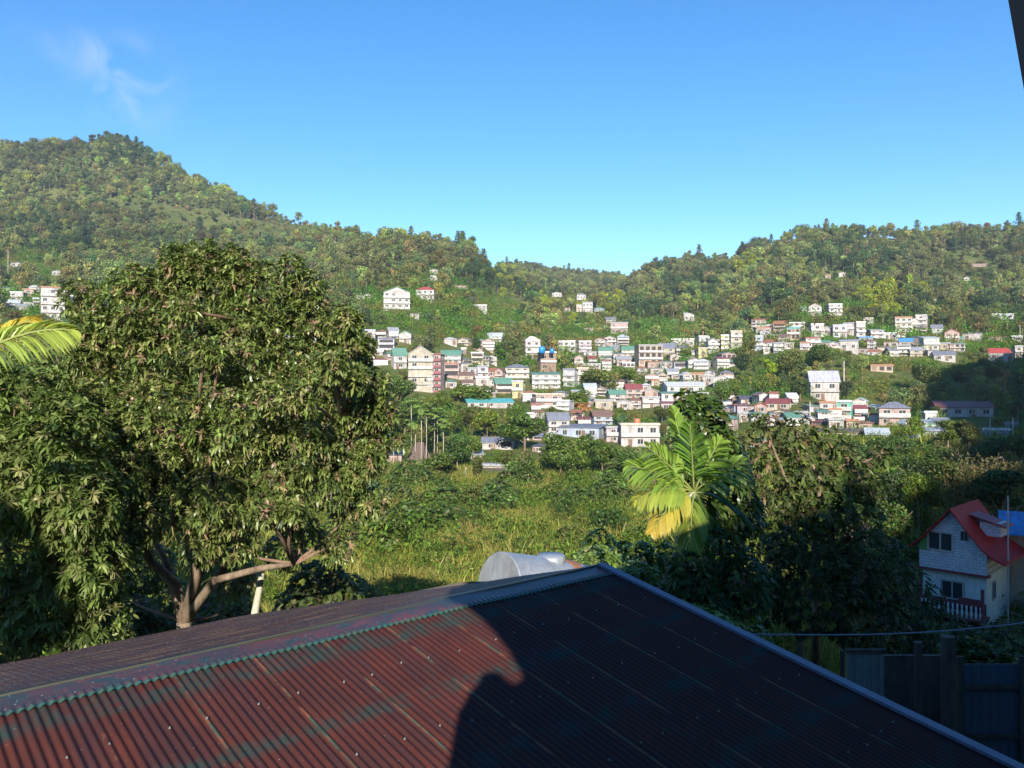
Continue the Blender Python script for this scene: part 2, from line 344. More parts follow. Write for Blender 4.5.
# ------------------------------------------------------------------ countless things as one instanced object
def stuff(name, label, meshes, P, rot, scl, idx, tint):
    vc = bpy.data.collections.new(name+' kinds')
    for i, me in enumerate(meshes):
        vc.objects.link(bpy.data.objects.new('%s kind %02d' % (name, i), me))
    me = bpy.data.meshes.new(name); n = len(P); me.vertices.add(n); me.vertices.foreach_set('co', np.asarray(P, np.float32).ravel())
    for k, ty, arr in (('rot', 'FLOAT_VECTOR', rot), ('scl', 'FLOAT_VECTOR', scl), ('tint', 'FLOAT_VECTOR', tint)):
        a = me.attributes.new(k, ty, 'POINT'); a.data.foreach_set('vector', np.asarray(arr, np.float32).ravel())
    a = me.attributes.new('idx', 'INT', 'POINT'); a.data.foreach_set('value', np.asarray(idx, np.int32))
    o = link(name, me); tag(o, label, None, None, 'stuff')
    g = bpy.data.node_groups.new(name, 'GeometryNodeTree')
    g.interface.new_socket('Geometry', in_out='INPUT', socket_type='NodeSocketGeometry'); g.interface.new_socket('Geometry', in_out='OUTPUT', socket_type='NodeSocketGeometry')
    gi = g.nodes.new('NodeGroupInput'); go = g.nodes.new('NodeGroupOutput'); ip = g.nodes.new('GeometryNodeInstanceOnPoints')
    ci = g.nodes.new('GeometryNodeCollectionInfo'); ci.inputs['Collection'].default_value = vc; ci.inputs['Separate Children'].default_value = True; ci.inputs['Reset Children'].default_value = True
    def att(nm, ty):
        a = g.nodes.new('GeometryNodeInputNamedAttribute'); a.data_type = ty; a.inputs['Name'].default_value = nm; return a.outputs['Attribute']
    g.links.new(gi.outputs[0], ip.inputs['Points']); g.links.new(ci.outputs[0], ip.inputs['Instance']); ip.inputs['Pick Instance'].default_value = True
    g.links.new(att('idx', 'INT'), ip.inputs['Instance Index']); g.links.new(att('rot', 'FLOAT_VECTOR'), ip.inputs['Rotation']); g.links.new(att('scl', 'FLOAT_VECTOR'), ip.inputs['Scale'])
    g.links.new(ip.outputs[0], go.inputs[0])
    md = o.modifiers.new('scatter', 'NODES'); md.node_group = g
    return o
# ------------------------------------------------------------------ the red corrugated roof below the camera
RZ = 48.8; TH = 10.8; THB = 11.5
r_ = np.array([math.sin(R(RZ)), math.cos(R(RZ)), 0]); e_ = np.array([math.cos(R(RZ)), -math.sin(R(RZ)), 0])   # along ridge ; level, towards the eaves in front
P0 = pt(600, 566, 11.6)
dn = e_*math.cos(R(TH))+np.array([0, 0, -math.sin(R(TH))]); dnb = -e_*math.cos(R(THB))+np.array([0, 0, -math.sin(R(THB))])
nf = np.cross(r_, -dn); nf = nf if nf[2] > 0 else -nf
nb_ = np.cross(r_, dnb); nb_ = nb_ if nb_[2] > 0 else -nb_
BASE = P0+e_*4-r_*7; BASE[2] = -7.3
bung = thing('house_with_red_roof', BASE, 'low house under a weathered red corrugated metal roof, directly below the viewpoint', 'house')
def roof_mat():
    m, t, b = nt('weathered red roof paint'); a = N(t, 'ShaderNodeAttribute', attribute_name='rc').outputs['Vector']
    sp = N(t, 'ShaderNodeSeparateXYZ'); t.links.new(a, sp.inputs[0])
    red = mix(t, noise(t, a, 1.3, 5, .6, .35, .7), (.085, .024, .018), (.050, .018, .016))
    st = noise(t, scaled(t, a, (13, .5, 1)), 1.0, 4, .6, .42, .75)          # streaks down the sheets
    c = mix(t, st, red, (.038, .020, .024))
    pa = noise(t, scaled(t, a, (1.6, .9, 1)), 1.1, 6, .72, .60, .80)         # old green paint showing through
    c = mix(t, pa, c, (.035, .040, .040))
    sheet = N(t, 'ShaderNodeMath', operation='PINGPONG'); t.links.new(sp.outputs[0], sheet.inputs[0]); sheet.inputs[1].default_value = .38
    ls = N(t, 'ShaderNodeMapRange'); ls.inputs[1].default_value = .022; ls.inputs[2].default_value = .005; t.links.new(sheet.outputs[0], ls.inputs[0])
    br = noise(t, scaled(t, a, (1.3, .8, 1)), 2.2, 3, .6, .42, .52)
    lm = N(t, 'ShaderNodeMath', operation='MULTIPLY'); t.links.new(ls.outputs[0], lm.inputs[0]); t.links.new(br, lm.inputs[1])
    lapc = mix(t, noise(t, a, 5, 3, .6, .45, .55), (.19, .075, .04), (.05, .085, .06)); c = mix(t, lm.outputs[0], c, lapc)
    # teal patches close to the ridge and along the nail rows
    dd = N(t, 'ShaderNodeMapRange'); dd.inputs[1].default_value = .75; dd.inputs[2].default_value = .28; t.links.new(sp.outputs[1], dd.inputs[0])
    pn = noise(t, scaled(t, a, (2.2, 1.2, 1)), 1.4, 4, .7, .46, .60)
    mu = N(t, 'ShaderNodeMath', operation='MULTIPLY'); t.links.new(dd.outputs[0], mu.inputs[0]); t.links.new(pn, mu.inputs[1])
    c = mix(t, mu.outputs[0], c, (.022, .042, .038))
    row = N(t, 'ShaderNodeMath', operation='PINGPONG'); t.links.new(sp.outputs[1], row.inputs[0]); row.inputs[1].default_value = .55
    rr_ = N(t, 'ShaderNodeMapRange'); rr_.inputs[1].default_value = .40; rr_.inputs[2].default_value = .50; t.links.new(row.outputs[0], rr_.inputs[0])
    mu2 = N(t, 'ShaderNodeMath', operation='MULTIPLY'); t.links.new(rr_.outputs[0], mu2.inputs[0]); t.links.new(noise(t, a, 3.4, 5, .75, .42, .60), mu2.inputs[1])
    c = mix(t, mu2.outputs[0], c, (.026, .040, .036))
    sk = noise(t, a, 60, 2, .5, .72, .76); c = mix(t, sk, c, (.3, .28, .26))
    t.links.new(c, b.inputs['Base Color']); b.inputs['Roughness'].default_value = .7; b.inputs['Specular IOR Level'].default_value = .12
    bp = N(t, 'ShaderNodeBump'); bp.inputs['Strength'].default_value = .25; bp.inputs['Distance'].default_value = .004
    t.links.new(noise(t, a, 30, 4, .6, .3, .7), bp.inputs['Height']); t.links.new(bp.outputs[0], b.inputs['Normal']); return m
RM = roof_mat(); PIT = .076; AMP = .0095
def sheet(name, org, rv, dv, nv, t0, t1, d0, d1, m, seg=8, nd_=14, amp=AMP, lift=0.0, wavy=None, taper=None):
    ts = np.arange(t0, t1, PIT/seg); dsx = np.linspace(d0, d1, nd_)
    T, D_ = np.meshgrid(ts, dsx, indexing='ij')
    if taper is not None: D_ = D_*taper(T)
    A = amp*np.cos(2*math.pi*T/PIT)
    if wavy is not None: A = A*wavy(D_)
    slack = .006*np.sin(T*1.7+D_*.9)+.004*np.sin(T*4.1-D_*2)
    Pm = org+T[..., None]*rv+D_[..., None]*dv+(A+slack+lift)[..., None]*nv
    n1, n2 = T.shape; i, j = np.meshgrid(np.arange(n1-1), np.arange(n2-1), indexing='ij'); q = i*n2+j
    fs = np.stack([q, q+1, q+n2+1, q+n2], -1).reshape(-1, 4)
    rc = np.stack([T, D_, 0*T], -1).reshape(-1, 3)
    me = mesh(name, Pm.reshape(-1, 3)-BASE, fs, m, {'rc': rc}, smooth=True); o = link(name, me, bung); return o
TL = -15.5
front = sheet('roof_slope', P0, r_, dn, nf, TL, -.02, 0.03, 9.6, RM)
# nails with washers along the battens
nb = MB(); nb.tube([(0, 0, -.004), (0, 0, .004)], [.010, .009], 8); nb.tube([(0, 0, .004), (0, 0, .014)], [.006, .004], 6)
nail_me = mesh('roofing_nail', nb.v, nb.f, plain('galvanised nail', (.20, .22, .21), .7, .5, (.08, .14, .12)))
qn = Vector(nf).to_track_quat('Z', 'Y').to_euler(); cnt = 0
for d in (1.1, 2.2, 3.3, 4.4):
    t_ = -.3
    while t_ > -13.5 and cnt < 98:
        tk = round(t_/PIT)*PIT; p = P0+tk*r_+(d+random.uniform(-.04, .04))*dn+nf*(AMP+.004); t_ -= PIT*random.choice((4, 5, 6, 7))
        pxx = 512+F*p[0]/p[1] if p[1] > .3 else -999; pyy = 384-F*p[2]/p[1] if p[1] > .3 else -999
        if -20 < pxx < 1040 and pyy < 790:
            o = link('roofing_nail', nail_me, front, p-BASE); o.rotation_euler = qn; cnt += 1
backm = plain('old roof back', (.095, .035, .03), .55, .5, (.05, .045, .05), 2.0)
def back_mat():
    m, t, b = nt('worn flat roof sheet'); a = N(t, 'ShaderNodeAttribute', attribute_name='rc').outputs['Vector']
    c = mix(t, noise(t, scaled(t, a, (.25, 3.0, 1)), 1.5, 5, .65, .35, .62), (.10, .036, .026), (.042, .036, .055))
    c = mix(t, noise(t, scaled(t, a, (.35, 2.6, 1)), 3.1, 5, .7, .50, .62), c, (.20, .11, .06))
    c = mix(t, noise(t, a, 38, 2, .5, .645, .68), c, (.45, .43, .40))
    t.links.new(c, b.inputs['Base Color']); b.inputs['Roughness'].default_value = .6; b.inputs['Specular IOR Level'].default_value = .3; return m
BM = back_mat()
sheet('rear_roof_slope', P0, r_, dnb, nb_, TL-2.5, -.02, 0.03, 3.1, BM, amp=.0012, taper=lambda T: np.clip((np.abs(T)+.35)/4.2, .08, 1))
def cap_mat():
    m, t, b = nt('ridge cap paint'); a = N(t, 'ShaderNodeAttribute', attribute_name='rc').outputs['Vector']
    sp = N(t, 'ShaderNodeSeparateXYZ'); t.links.new(a, sp.inputs[0])
    c = mix(t, noise(t, scaled(t, a, (.6, 2, 1)), 1.4, 5, .6, .42, .58), (.11, .035, .034), (.048, .034, .042))
    c = mix(t, noise(t, scaled(t, a, (1, 2.5, 1)), 2.2, 5, .75, .50, .58), c, (.026, .045, .05))
    c = mix(t, noise(t, a, 50, 2, .5, .68, .71), c, (.36, .34, .32))
    e = N(t, 'ShaderNodeMapRange'); e.inputs[1].default_value = .255; e.inputs[2].default_value = .285; t.links.new(sp.outputs[1], e.inputs[0])
    c = mix(t, e.outputs[0], c, mix(t, noise(t, a, 3, 3, .6, .4, .6), (.022, .09, .075), (.045, .085, .05)))
    e2 = N(t, 'ShaderNodeMapRange'); e2.inputs[1].default_value = .03; e2.inputs[2].default_value = .012; t.links.new(sp.outputs[1], e2.inputs[0])
    k = N(t, 'ShaderNodeMath', operation='MULTIPLY'); t.links.new(e2.outputs[0], k.inputs[0]); k.inputs[1].default_value = .7
    c = mix(t, k.outputs[0], c, (.06, .085, .05))
    t.links.new(c, b.inputs['Base Color']); b.inputs['Roughness'].default_value = .42; b.inputs['Specular IOR Level'].default_value = .6; return m
CM = cap_mat()
def wv(D_): return np.clip((np.abs(D_)-.20)/.09, 0, 1)*1.2
cap1 = sheet('ridge_cap', P0, r_, dn, nf, TL, .04, 0.0, .32, CM, nd_=14, lift=.016, wavy=wv)
sheet('ridge_cap', P0, r_, dnb, nb_, TL, .04, 0.0, .22, CM, nd_=6, lift=.0155, wavy=lambda D_: 0*D_)
rg = MB(); rg.tube([P0+r_*TL+np.array([0, 0, .018]), P0+r_*.04+np.array([0, 0, .018])], .014, 8); rg.build('ridge_roll', CM, bung, off=BASE, smooth=True)
# trim down the verge
trim = plain('sky tinted grey trim', (.11, .13, .20), .5, .4, (.05, .05, .07), 2, spec=.4)  # blue of the sky light is mixed into the grey trim colour
def board(A, B, wv_, hv, w_, h_):
    A, B = np.array(A), np.array(B); m = MB(); wv_ = wv_*w_/2; hv = hv*h_/2
    m.add([A-wv_-hv, A+wv_-hv, A+wv_+hv, A-wv_+hv, B-wv_-hv, B+wv_-hv, B+wv_+hv, B-wv_+hv], [(0,1,2,3),(7,6,5,4),(0,4,5,1),(1,5,6,2),(2,6,7,3),(3,7,4,0)]); return m
board(P0+r_*-.01+nf*.035, P0+r_*-.01+dn*9.7+nf*.035, r_, nf, .13, .035).build('verge_trim', trim, bung, off=BASE)
board(P0+r_*.055-nf*.055, P0+r_*.055+dn*9.7-nf*.055, r_, nf, .025, .19).build('barge_board', trim, bung, off=BASE)
wallm = plain('dark plank wall', (.12, .10, .085), .85, .6)
bw = MB(); 
A = P0-r_*.5+dn*9.0-nf*.1; B = P0-r_*.5+dnb*2.7-nb_*.1; Cc = P0-r_*.5+np.array([0, 0, -.12])
def gz(p): q = np.array(p); q[2] = -7.4; return q
E = -r_*14.5
poly = [gz(A), A, Cc, B, gz(B)]
bw.add(poly+[p+E for p in poly], [(0,1,2,3,4), (9,8,7,6,5), (0,5,6,1), (3,8,9,4)]); bw.build('wall', wallm, bung, off=BASE)
# ------------------------------------------------------------------ near trees with long drooping leaves
LEAFC = [((.11, .155, .036), .44), ((.165, .20, .055), .32), ((.24, .23, .09), .12), ((.27, .18, .11), .05), ((.05, .08, .022), .07)]
def long_leaves(C, D0, L, W, droop, colr):
    """leaves rooted at C pointing D0, bending down; five cross points each"""
    n = len(C); side = unit(np.cross(D0, rng.normal(0, .35, (n, 3))+np.array([0, 0, 1.]))); up = np.cross(side, D0)
    V_ = []; g = np.array([0, 0, -1.])
    def at(s): return C+D0*(L*s)[:, None]+g*((L*s)**2/L*droop)[:, None]
    p0, p1, p2, p3 = at(np.zeros(n)), at(np.full(n, .38)), at(np.full(n, .74)), at(np.ones(n)); w_ = (W/2)[:, None]
    f = .25
    V_ = np.stack([p0, p1-side*w_+up*w_*f, p1+side*w_+up*w_*f, p2-side*w_*.8+up*w_*f, p2+side*w_*.8+up*w_*f, p3], 1).reshape(-1, 3)
    b = np.arange(n)[:, None]*6
    fs = np.concatenate([b+np.array([[0, 2, 1, 1]]), b+np.array([[1, 2, 4, 3]]), b+np.array([[3, 4, 5, 5]])])
    return V_, fs, np.concatenate([np.repeat(colr, 6, axis=0), np.ones((n*6, 1))], 1)
def pick_cols(n, table):
    w_ = np.array([t_[1] for t_ in table]); k = rng.choice(len(table), n, p=w_/w_.sum()); return np.array([t_[0] for t_ in table])[k]*np.exp(rng.normal(0, .22, (n, 1)))
def fixtri(fs): return [tuple(q) if q[2] != q[3] else tuple(q[:3]) for q in fs.tolist()]
def rosettes(lobes, dens, nleaf, L, W, table, droop=.35, fill=.25):
    RC, RD = [], []
    for (x, y, z, r) in lobes:
        n = int(4*math.pi*r*r*dens); d = sphere_pts(n); q = r*(1-np.abs(rng.normal(0, .10, n))); ins = rng.random(n) < fill; q[ins] *= rng.uniform(.5, .9, ins.sum())
        RC.append(np.array([x, y, z])+d*q[:, None]); RD.append(unit(d+np.array([0, 0, .35])))
    RC = np.concatenate(RC); RD = np.concatenate(RD); n = len(RC)
    tone = pick_cols(n, table); k = nleaf
    C = np.repeat(RC, k, 0); D_ = np.repeat(RD, k, 0); th = np.tile(np.arange(k)*2.4, n)+np.repeat(rng.uniform(0, 6.3, n), k)
    a = unit(np.cross(D_, np.array([.3, .2, 1.]))); b_ = np.cross(D_, a); sp = rng.uniform(.7, 1.7, n*k)[:, None]
    d0 = unit(D_*.7+(a*np.cos(th)[:, None]+b_*np.sin(th)[:, None])*sp)
    c = np.repeat(tone, k, 0)*rng.uniform(.7, 1.3, (n*k, 1))
    return long_leaves(C, d0, L*rng.uniform(.6, 1.15, n*k), W*rng.uniform(.8, 1.2, n*k), droop, c), RC
def px_lobes(rows, D):
    out = []
    for (x, y, r, dd) in rows:
        p = pt(x, y, D+dd); out.append((p[0], p[1], p[2], r/F*(D+dd)))
    return out
def near_tree(name, label, cat, rows, D, trunk_px, limbs, dens, nleaf, L, W, table, tw=.16, barkm=None, droop=.35, mat_=None, twigs=.25, fill=.25, shr_=1.0):
    lobes = px_lobes([(q[0], q[1], q[2]*shr_, q[3]) for q in rows], D); b0 = pt(*trunk_px[0]); b0[2] = g1(b0[0], b0[1])-.2
    t_ = thing(name, b0, label, cat); barkm = barkm or M_BARK
    fork = pt(*trunk_px[1]); m = MB(); m.tube([b0-[0, 0, .3], (b0+fork)/2+[.06, 0, 0], fork], [tw*1.25, tw*1.05, tw], 10); m.build('trunk', barkm, t_, off=b0, smooth=True)
    for lm in limbs:
        m = MB(); P = [fork]+[pt(*q[:3]) for q in lm]; rs = [tw*.8]+[q[3] for q in lm]; m.tube(P, rs, 8); m.build('branch', barkm, t_, off=b0, smooth=True)
    tips = [pt(*lm[-1][:3]) for lm in limbs]+[fork]
    TW = {}
    for (x, y, z, r) in lobes:
        c = np.array([x, y, z]); k = min(range(len(tips)), key=lambda i: np.linalg.norm(tips[i]-c)); s = tips[k]; m = TW.setdefault(k, MB())
        mid = (s+c)/2+rng.normal(0, .12, 3); m.tube([s, mid, c], [.05, .035, .022], 5)
        for _ in range(7): e = c+sphere_pts(1)[0]*r*.85; m.tube([c, (c+e)/2+rng.normal(0, .07, 3), e], [.02, .013, .006], 4)
    for m in TW.values(): m.build('twigs', M_TWIG, t_, off=b0, smooth=True)
    (v, f, c), RC = rosettes(lobes, dens, nleaf, L, W, table, droop, fill)
    me = mesh('crown', v-b0, fixtri(f), mat_ or M_LEAF, {'col': np.clip(c, 0, .7)}); link('crown', me, t_)
    return t_
# the great mango-like tree on the left
rows1 = [(140,305,52,0),(205,288,54,.4),(262,300,50,.2),(312,322,36,0),(105,345,48,-.4),(175,345,60,-.6),(245,350,58,-.5),(300,378,50,-.2),(345,322,16,.2),
 (355,402,40,.2),(300,440,56,-.4),(235,425,62,-1),(165,425,62,-1),(110,410,50,-.8),(365,455,30,.3),(330,480,38,0),(270,490,48,-.5),(215,500,50,-1),
 (150,490,50,-.9),(235,540,30,-.3),(300,525,26,.3),(345,520,20,.6),(120,470,40,-.9),(385,425,14,.5),(150,568,30,1.6),(235,578,26,1.9),(110,590,26,1.2),(285,552,26,1.2),(335,545,24,.6),(370,500,24,.6),(205,545,26,-.8),(120,545,30,-.6),(340,345,20,.4)]
EXTRA = [(118,478,40,-2.2),(105,540,36,-2.0),(140,520,34,-1.8),(92,430,36,-1.6)]
re_ = random.Random(21)
for k_ in range(34):      # smaller sprays that break the outline
    t_k = re_.uniform(-.15, 1.12)*math.pi; ex = 225+152*math.cos(t_k)*re_.uniform(.90, 1.06); ey = 412-152*math.sin(t_k)*re_.uniform(.9, 1.06)
    EXTRA.append((ex, ey, re_.uniform(13, 27), re_.uniform(-.5, .8)))
for k_ in range(14): EXTRA.append((re_.uniform(100, 360), re_.uniform(300, 520), re_.uniform(16, 26), re_.uniform(-2.6, -1.4)))
near_tree('mango_tree', 'huge spreading tree with long drooping leaves filling the left, rising behind the red roof', 'tree', rows1+[(rng.uniform(75, 390), 0, 0, 0)][:0]+EXTRA+[(400,440,10,.6),(80,300,26,.5),(70,370,34,.2),(230,262,22,.6),(180,262,24,.6),(345,360,30,.6),(378,405,18,.8)], 17.5,
 [(182, 650, 17.4), (184, 622, 17.4)], [[(176, 585, 17.4, .12), (150, 560, 17.2, .09), (135, 500, 17, .06)], [(196, 575, 17.3, .11), (190, 520, 17, .08), (200, 430, 17, .06)],
 [(215, 580, 17.2, .085), (262, 568, 17, .07), (294, 564, 17.2, .045)], [(230, 560, 17.8, .09), (300, 480, 17.8, .06), (345, 430, 17.8, .05)], [(165, 560, 18, .08), (120, 480, 18, .06), (150, 330, 17.8, .05)], [(210, 540, 18, .08), (240, 400, 18, .06), (262, 320, 18, .04)]],
 60, 7, .17, .046, LEAFC, droop=.22, shr_=.77, fill=.35, mat_=M_GLOSS)
near_tree('shady_tree', 'dark leafy tree wrapped round the foot of the palm', 'tree', [(688,575,22,0),(720,555,24,.6),(745,585,26,.3),(705,610,26,0),(670,600,16,.3)], 17.2, [(715, 680, 17.3), (715, 620, 17.3)], [[(700, 590, 17.2, .05)], [(735, 580, 17.4, .05)]], 22, 7, .24, .09, [((.035, .065, .015), .6), ((.06, .09, .025), .4)], tw=.09, fill=.3)
rows2 = [(28,400,42,0),(-10,450,50,0),(60,440,44,-.2),(20,480,52,-.5),(70,500,46,-.4),(10,545,50,-.3),(80,560,44,0),(50,600,44,0),(0,620,48,0),(95,620,34,.5),(110,560,26,.6),(-30,380,36,0)]
near_tree('broadleaf_tree', 'dense glossy green tree at the lower left edge, its foot lost in deep shade', 'tree', rows2, 14.5,
 [(30, 690, 14.6), (30, 640, 14.6)], [[(20, 600, 14.6, .08), (0, 520, 14.6, .05)], [(45, 600, 14.6, .08), (60, 520, 14.6, .05)]], 36, 9, .20, .05,
 [((.12, .17, .04), .5), ((.18, .215, .065), .3), ((.06, .09, .022), .10), ((.25, .24, .10), .10)], droop=.25)
# dark leafy trees and shrubs to the right of the palm
GR_SHADE = [((.026, .046, .012), .5), ((.04, .065, .016), .3), ((.06, .07, .02), .2)]  # GR darkened so the leaf colour itself deepens the gully shade
GR = [((.045, .085, .016), .5), ((.07, .12, .02), .3), ((.11, .13, .03), .2)]
OL = [((.085, .115, .03), .5), ((.12, .125, .045), .2), ((.045, .075, .018), .22), ((.15, .10, .06), .08)]
near_tree('leafy_tree', 'upright tree with broad glossy leaves directly behind the palm', 'tree', [(700,420,24,0),(712,450,26,-.2),(690,400,14,.1),(725,475,26,0),(705,500,30,.2),(735,510,26,.4)], 22.5,
 [(705, 640, 22.5), (705, 520, 22.5)], [[(706, 470, 22.5, .06)], [(720, 480, 22.6, .05)]], 16, 7, .30, .13, GR, tw=.1, mat_=M_GLOSS, fill=.1)
near_tree('olive_brown_tree', 'sparse olive and brown leaved tree right of the palm, houses showing through its top', 'tree',
 [(765,425,15,0),(795,432,20,.3),(825,440,16,.6),(760,455,20,.2),(800,465,26,0),(845,470,24,.6),(775,490,28,.3),(820,500,34,.2),(865,490,20,.8),(850,525,34,.6),(790,530,34,.2),(880,455,12,1),(740,440,10,.3),(830,560,36,.4)], 29,
 [(815, 640, 29), (815, 540, 29)], [[(790, 490, 29, .07), (770, 440, 29, .03)], [(820, 480, 29, .07), (800, 440, 29, .03)], [(850, 500, 29.4, .06), (850, 460, 29.5, .03)]], 6.5, 8, .30, .10, OL, tw=.13, fill=.5)
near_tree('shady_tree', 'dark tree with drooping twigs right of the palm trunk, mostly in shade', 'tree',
 [(765,560,40,0),(815,590,44,0),(870,570,40,.8),(745,600,30,.5),(870,620,36,0)], 27, [(800, 720, 27), (800, 640, 27)], [[(780, 600, 27, .06)], [(850, 600, 27, .06)]], 8, 8, .30, .09, GR_SHADE, tw=.12)
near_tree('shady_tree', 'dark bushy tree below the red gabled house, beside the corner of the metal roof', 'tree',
 [(910,600,30,0),(890,640,34,0),(940,640,30,-.5),(970,650,24,-.5),(1010,640,26,-.5)], 38, [(915, 700, 38), (915, 650, 38)], [[(900, 620, 38, .06)]], 6, 8, .32, .10, GR_SHADE, tw=.12)
def shrub(x, y, D, r, label, cat='shrub', table=GR, L=.2, W=.09, dens=26, nl=7, name='leafy_shrub', grp=None, mat_=None):
    p = pt(x, y, D); gz_ = g1(p[0], p[1]); b = np.array([p[0], p[1], gz_]); H = max(p[2]-gz_, .4)
    t_ = thing(name, b, label, cat, grp); lob = [(0, 0, H*.72, r), (r*.7, .1, H*.6, r*.75), (-r*.7, 0, H*.55, r*.8), (.1, -.4*r, H*.4, r*.8), (-.3*r, .2, H*.3, r*.9)]
    m = MB()
    for (a, c_, z, q) in lob: m.tube([(0, 0, -.3), (a*.5, c_*.5, z*.6), (a, c_, z)], [.035, .025, .012], 5)
    m.build('stems', M_TWIG, t_)
    (v, f, c), _ = rosettes(lob, dens, nl, L, W, table, .3, .15); link('foliage', mesh('foliage', v, fixtri(f), mat_ or M_GLOSS, {'col': np.clip(c, 0, .7)}), t_)
    return t_
GR2 = [((.07, .12, .025), .5), ((.10, .15, .03), .3), ((.15, .15, .05), .2)]
COF = [((.11, .18, .035), .45), ((.17, .23, .06), .3), ((.06, .11, .025), .2), ((.24, .25, .10), .05)]
shr = [(600,545,21,.62,'leafy coffee-like shrub nearest the peak of the red roof'),(632,540,22,.66,'leafy shrub with pale flecked leaves right of the roof peak'),(664,545,22,.62,'leafy shrub right below the yellow palm frond'),
 (640,566,20,.6,'low leafy shrub at the edge of the shade beyond the roof corner'),(600,520,25,.5,'small light green shrub above the others beyond the roof peak'),(577,545,24,.45,'thin shrub just above the metal tank'),(690,575,20,.6,'shaded leafy shrub right of the roof corner'),(730,600,19,.7,'dark shrub beside the descending roof edge'),(692,590,17,.75,'dark shrub hiding the foot of the palm'),(712,570,17.4,.6,'shaded shrub close right of the palm trunk'),(672,590,17.5,.5,'shaded shrub close left of the palm trunk'),(705,540,19.5,.6,'tall shaded shrub right behind the palm crown'),(705,605,16.2,.8,'dark shrub at the roof edge below the palm')]
for x, y, D, r, lb in shr: shrub(x, y, D, r, lb, table=COF)
for x, y, D, r, lb in [(395,500,30,.9,'bushy shrub at the right foot of the great tree'),(372,520,26,.8,'pale green bush under the right boughs of the great tree'),(320,560,22,.8,'tangled bush behind the fallen pale limb'),(215,610,19.5,.6,'low bush beside the trunk of the great tree'),
  (300,590,21,.5,'small shrub right behind the roof ridge'),(120,600,20,.8,'rounded bush in front of the shade on the left'),(445,500,48,1.4,'grey green bush standing alone in the field'),(495,495,52,1.5,'dark feathery bush in the middle of the field'),(455,520,42,1.1,'low bush in the field left of the dark feathery one'),(520,478,62,1.6,'bush at the far right of the field'),(575,500,50,1.3,'rounded bush on the right side of the field'),(610,498,48,1.5,'full green bush left of the palm'),(410,470,70,1.7,'bush at the far left of the field')]:
    if x > 330: D2 = min(hit(x, y+12)[1], 135); r = r*D2/D*.8; D = D2
    sc_ = max(1, D/45)
    shrub(x, y, D, r, lb, table=GR2 if y < 540 else OL, L=.24*sc_, W=.11*sc_, dens=24/sc_**2, mat_=M_LEAF)
UNDER = [(135,610,21,0.7,'low bush at the left foot of the great tree'),(345,585,24,0.9,'leafy bush right of the low bough of the great tree'),(300,600,22,0.7,'leafy bush under the low bough of the great tree'),(222,592,23,0.8,'leafy undergrowth bush right behind the fork of the great tree'),(165,585,22,0.9,'leafy undergrowth bush left behind the fork of the great tree'),]
for x, y, D, r, lb in UNDER: shrub(x, y, D, r, lb, table=[((.10,.15,.035),.5),((.16,.17,.06),.3),((.18,.12,.07),.2)], L=.2, W=.07, dens=26, nl=8, mat_=M_LEAF)
# pale dead pole of a trunk
p = pt(256, 600, 18.5); b = np.array([p[0], p[1], g1(p[0], p[1])]); m = MB(); m.tube([b-[0,0,.3], pt(255, 612, 18.5), pt(259, 590, 18.5), pt(262, 572, 18.5)], [.11, .09, .075, .06], 8)
tag(m.build('dead_trunk', M_PALEBARK, None, loc=b, off=b, smooth=True), 'pale bare tree trunk standing behind the roof, right of the great tree', 'tree trunk')
# ------------------------------------------------------------------ palms
def frond(base, dirn, L, drop, nl, ll, lw, colA, colB, twist=0.0, wfall=.35, yellow=None):
    """one feather leaf: returns rachis tube builder and leaflet arrays"""
    base = np.array(base, float); d = np.array(dirn, float); d /= np.linalg.norm(d); g = np.array([0, 0, -1.])
    def P(s): return base+d*L*s+g*L*drop*s*s
    ss = np.linspace(0, 1, 9); rk = MB(); rk.tube([P(s) for s in ss], [.022*(1-.85*s)+.004 for s in ss], 6)
    C, D_, Ls, Ws, cc = [], [], [], [], []
    up0 = np.array([0, -math.sin(twist), math.cos(twist)])
    for i in range(nl):
        s = .16+.82*i/(nl-1); tan = P(s+.01)-P(s-.01); tan /= np.linalg.norm(tan); sd = np.cross(tan, up0); sd /= np.linalg.norm(sd)+1e-9; upv = np.cross(sd, tan)
        prof = math.sin(math.pi*min(1, (.12+s*.86)))**.6
        for sg in (-1, 1):
            v = sd*sg*(1-.35*s)+tan*(.55+.9*s)+upv*.28+rng.normal(0, .045, 3)
            C.append(P(s)); D_.append(v/np.linalg.norm(v)); Ls.append(ll*prof*random.uniform(.9, 1.08)); Ws.append(lw*random.uniform(.85, 1.1))
            cl_ = np.array(colA)*(1-s)+np.array(colB)*s; cc.append(cl_*random.uniform(.8, 1.2))
    v, f, c = long_leaves(np.array(C), np.array(D_), np.array(Ls), np.array(Ws), wfall, np.array(cc)); return rk, v, f, c
M_STALK = plain('palm stalk', (.22, .25, .06), .5, .2)
def palm(name, label, crown, gx, fronds, tr=.07, pm=None):
    b0 = np.array([gx, crown[1], g1(gx, crown[1])]); t_ = thing(name, b0, label, 'palm tree')
    m = MB(); n = 9
    pts_ = [b0-[0, 0, .4]]+[b0+(np.array(crown)-b0)*k/n+np.array([math.sin(k*.5)*.05, 0, 0]) for k in range(1, n+1)]
    m.tube(pts_, [tr*1.3]+[tr]*(n-1)+[tr*1.15], 10); m.build('trunk', pm or M_PALEBARK, t_, off=b0, smooth=True)
    for fr in fronds:
        rk, v, f, c = frond(crown, **fr)
        o = rk.build('frond', M_STALK, t_, off=b0, smooth=True)
        link('leaflets', mesh('leaflets', v-b0, fixtri(f), M_GLOSS, {'col': np.clip(c, 0, .8)}), o)
    return t_
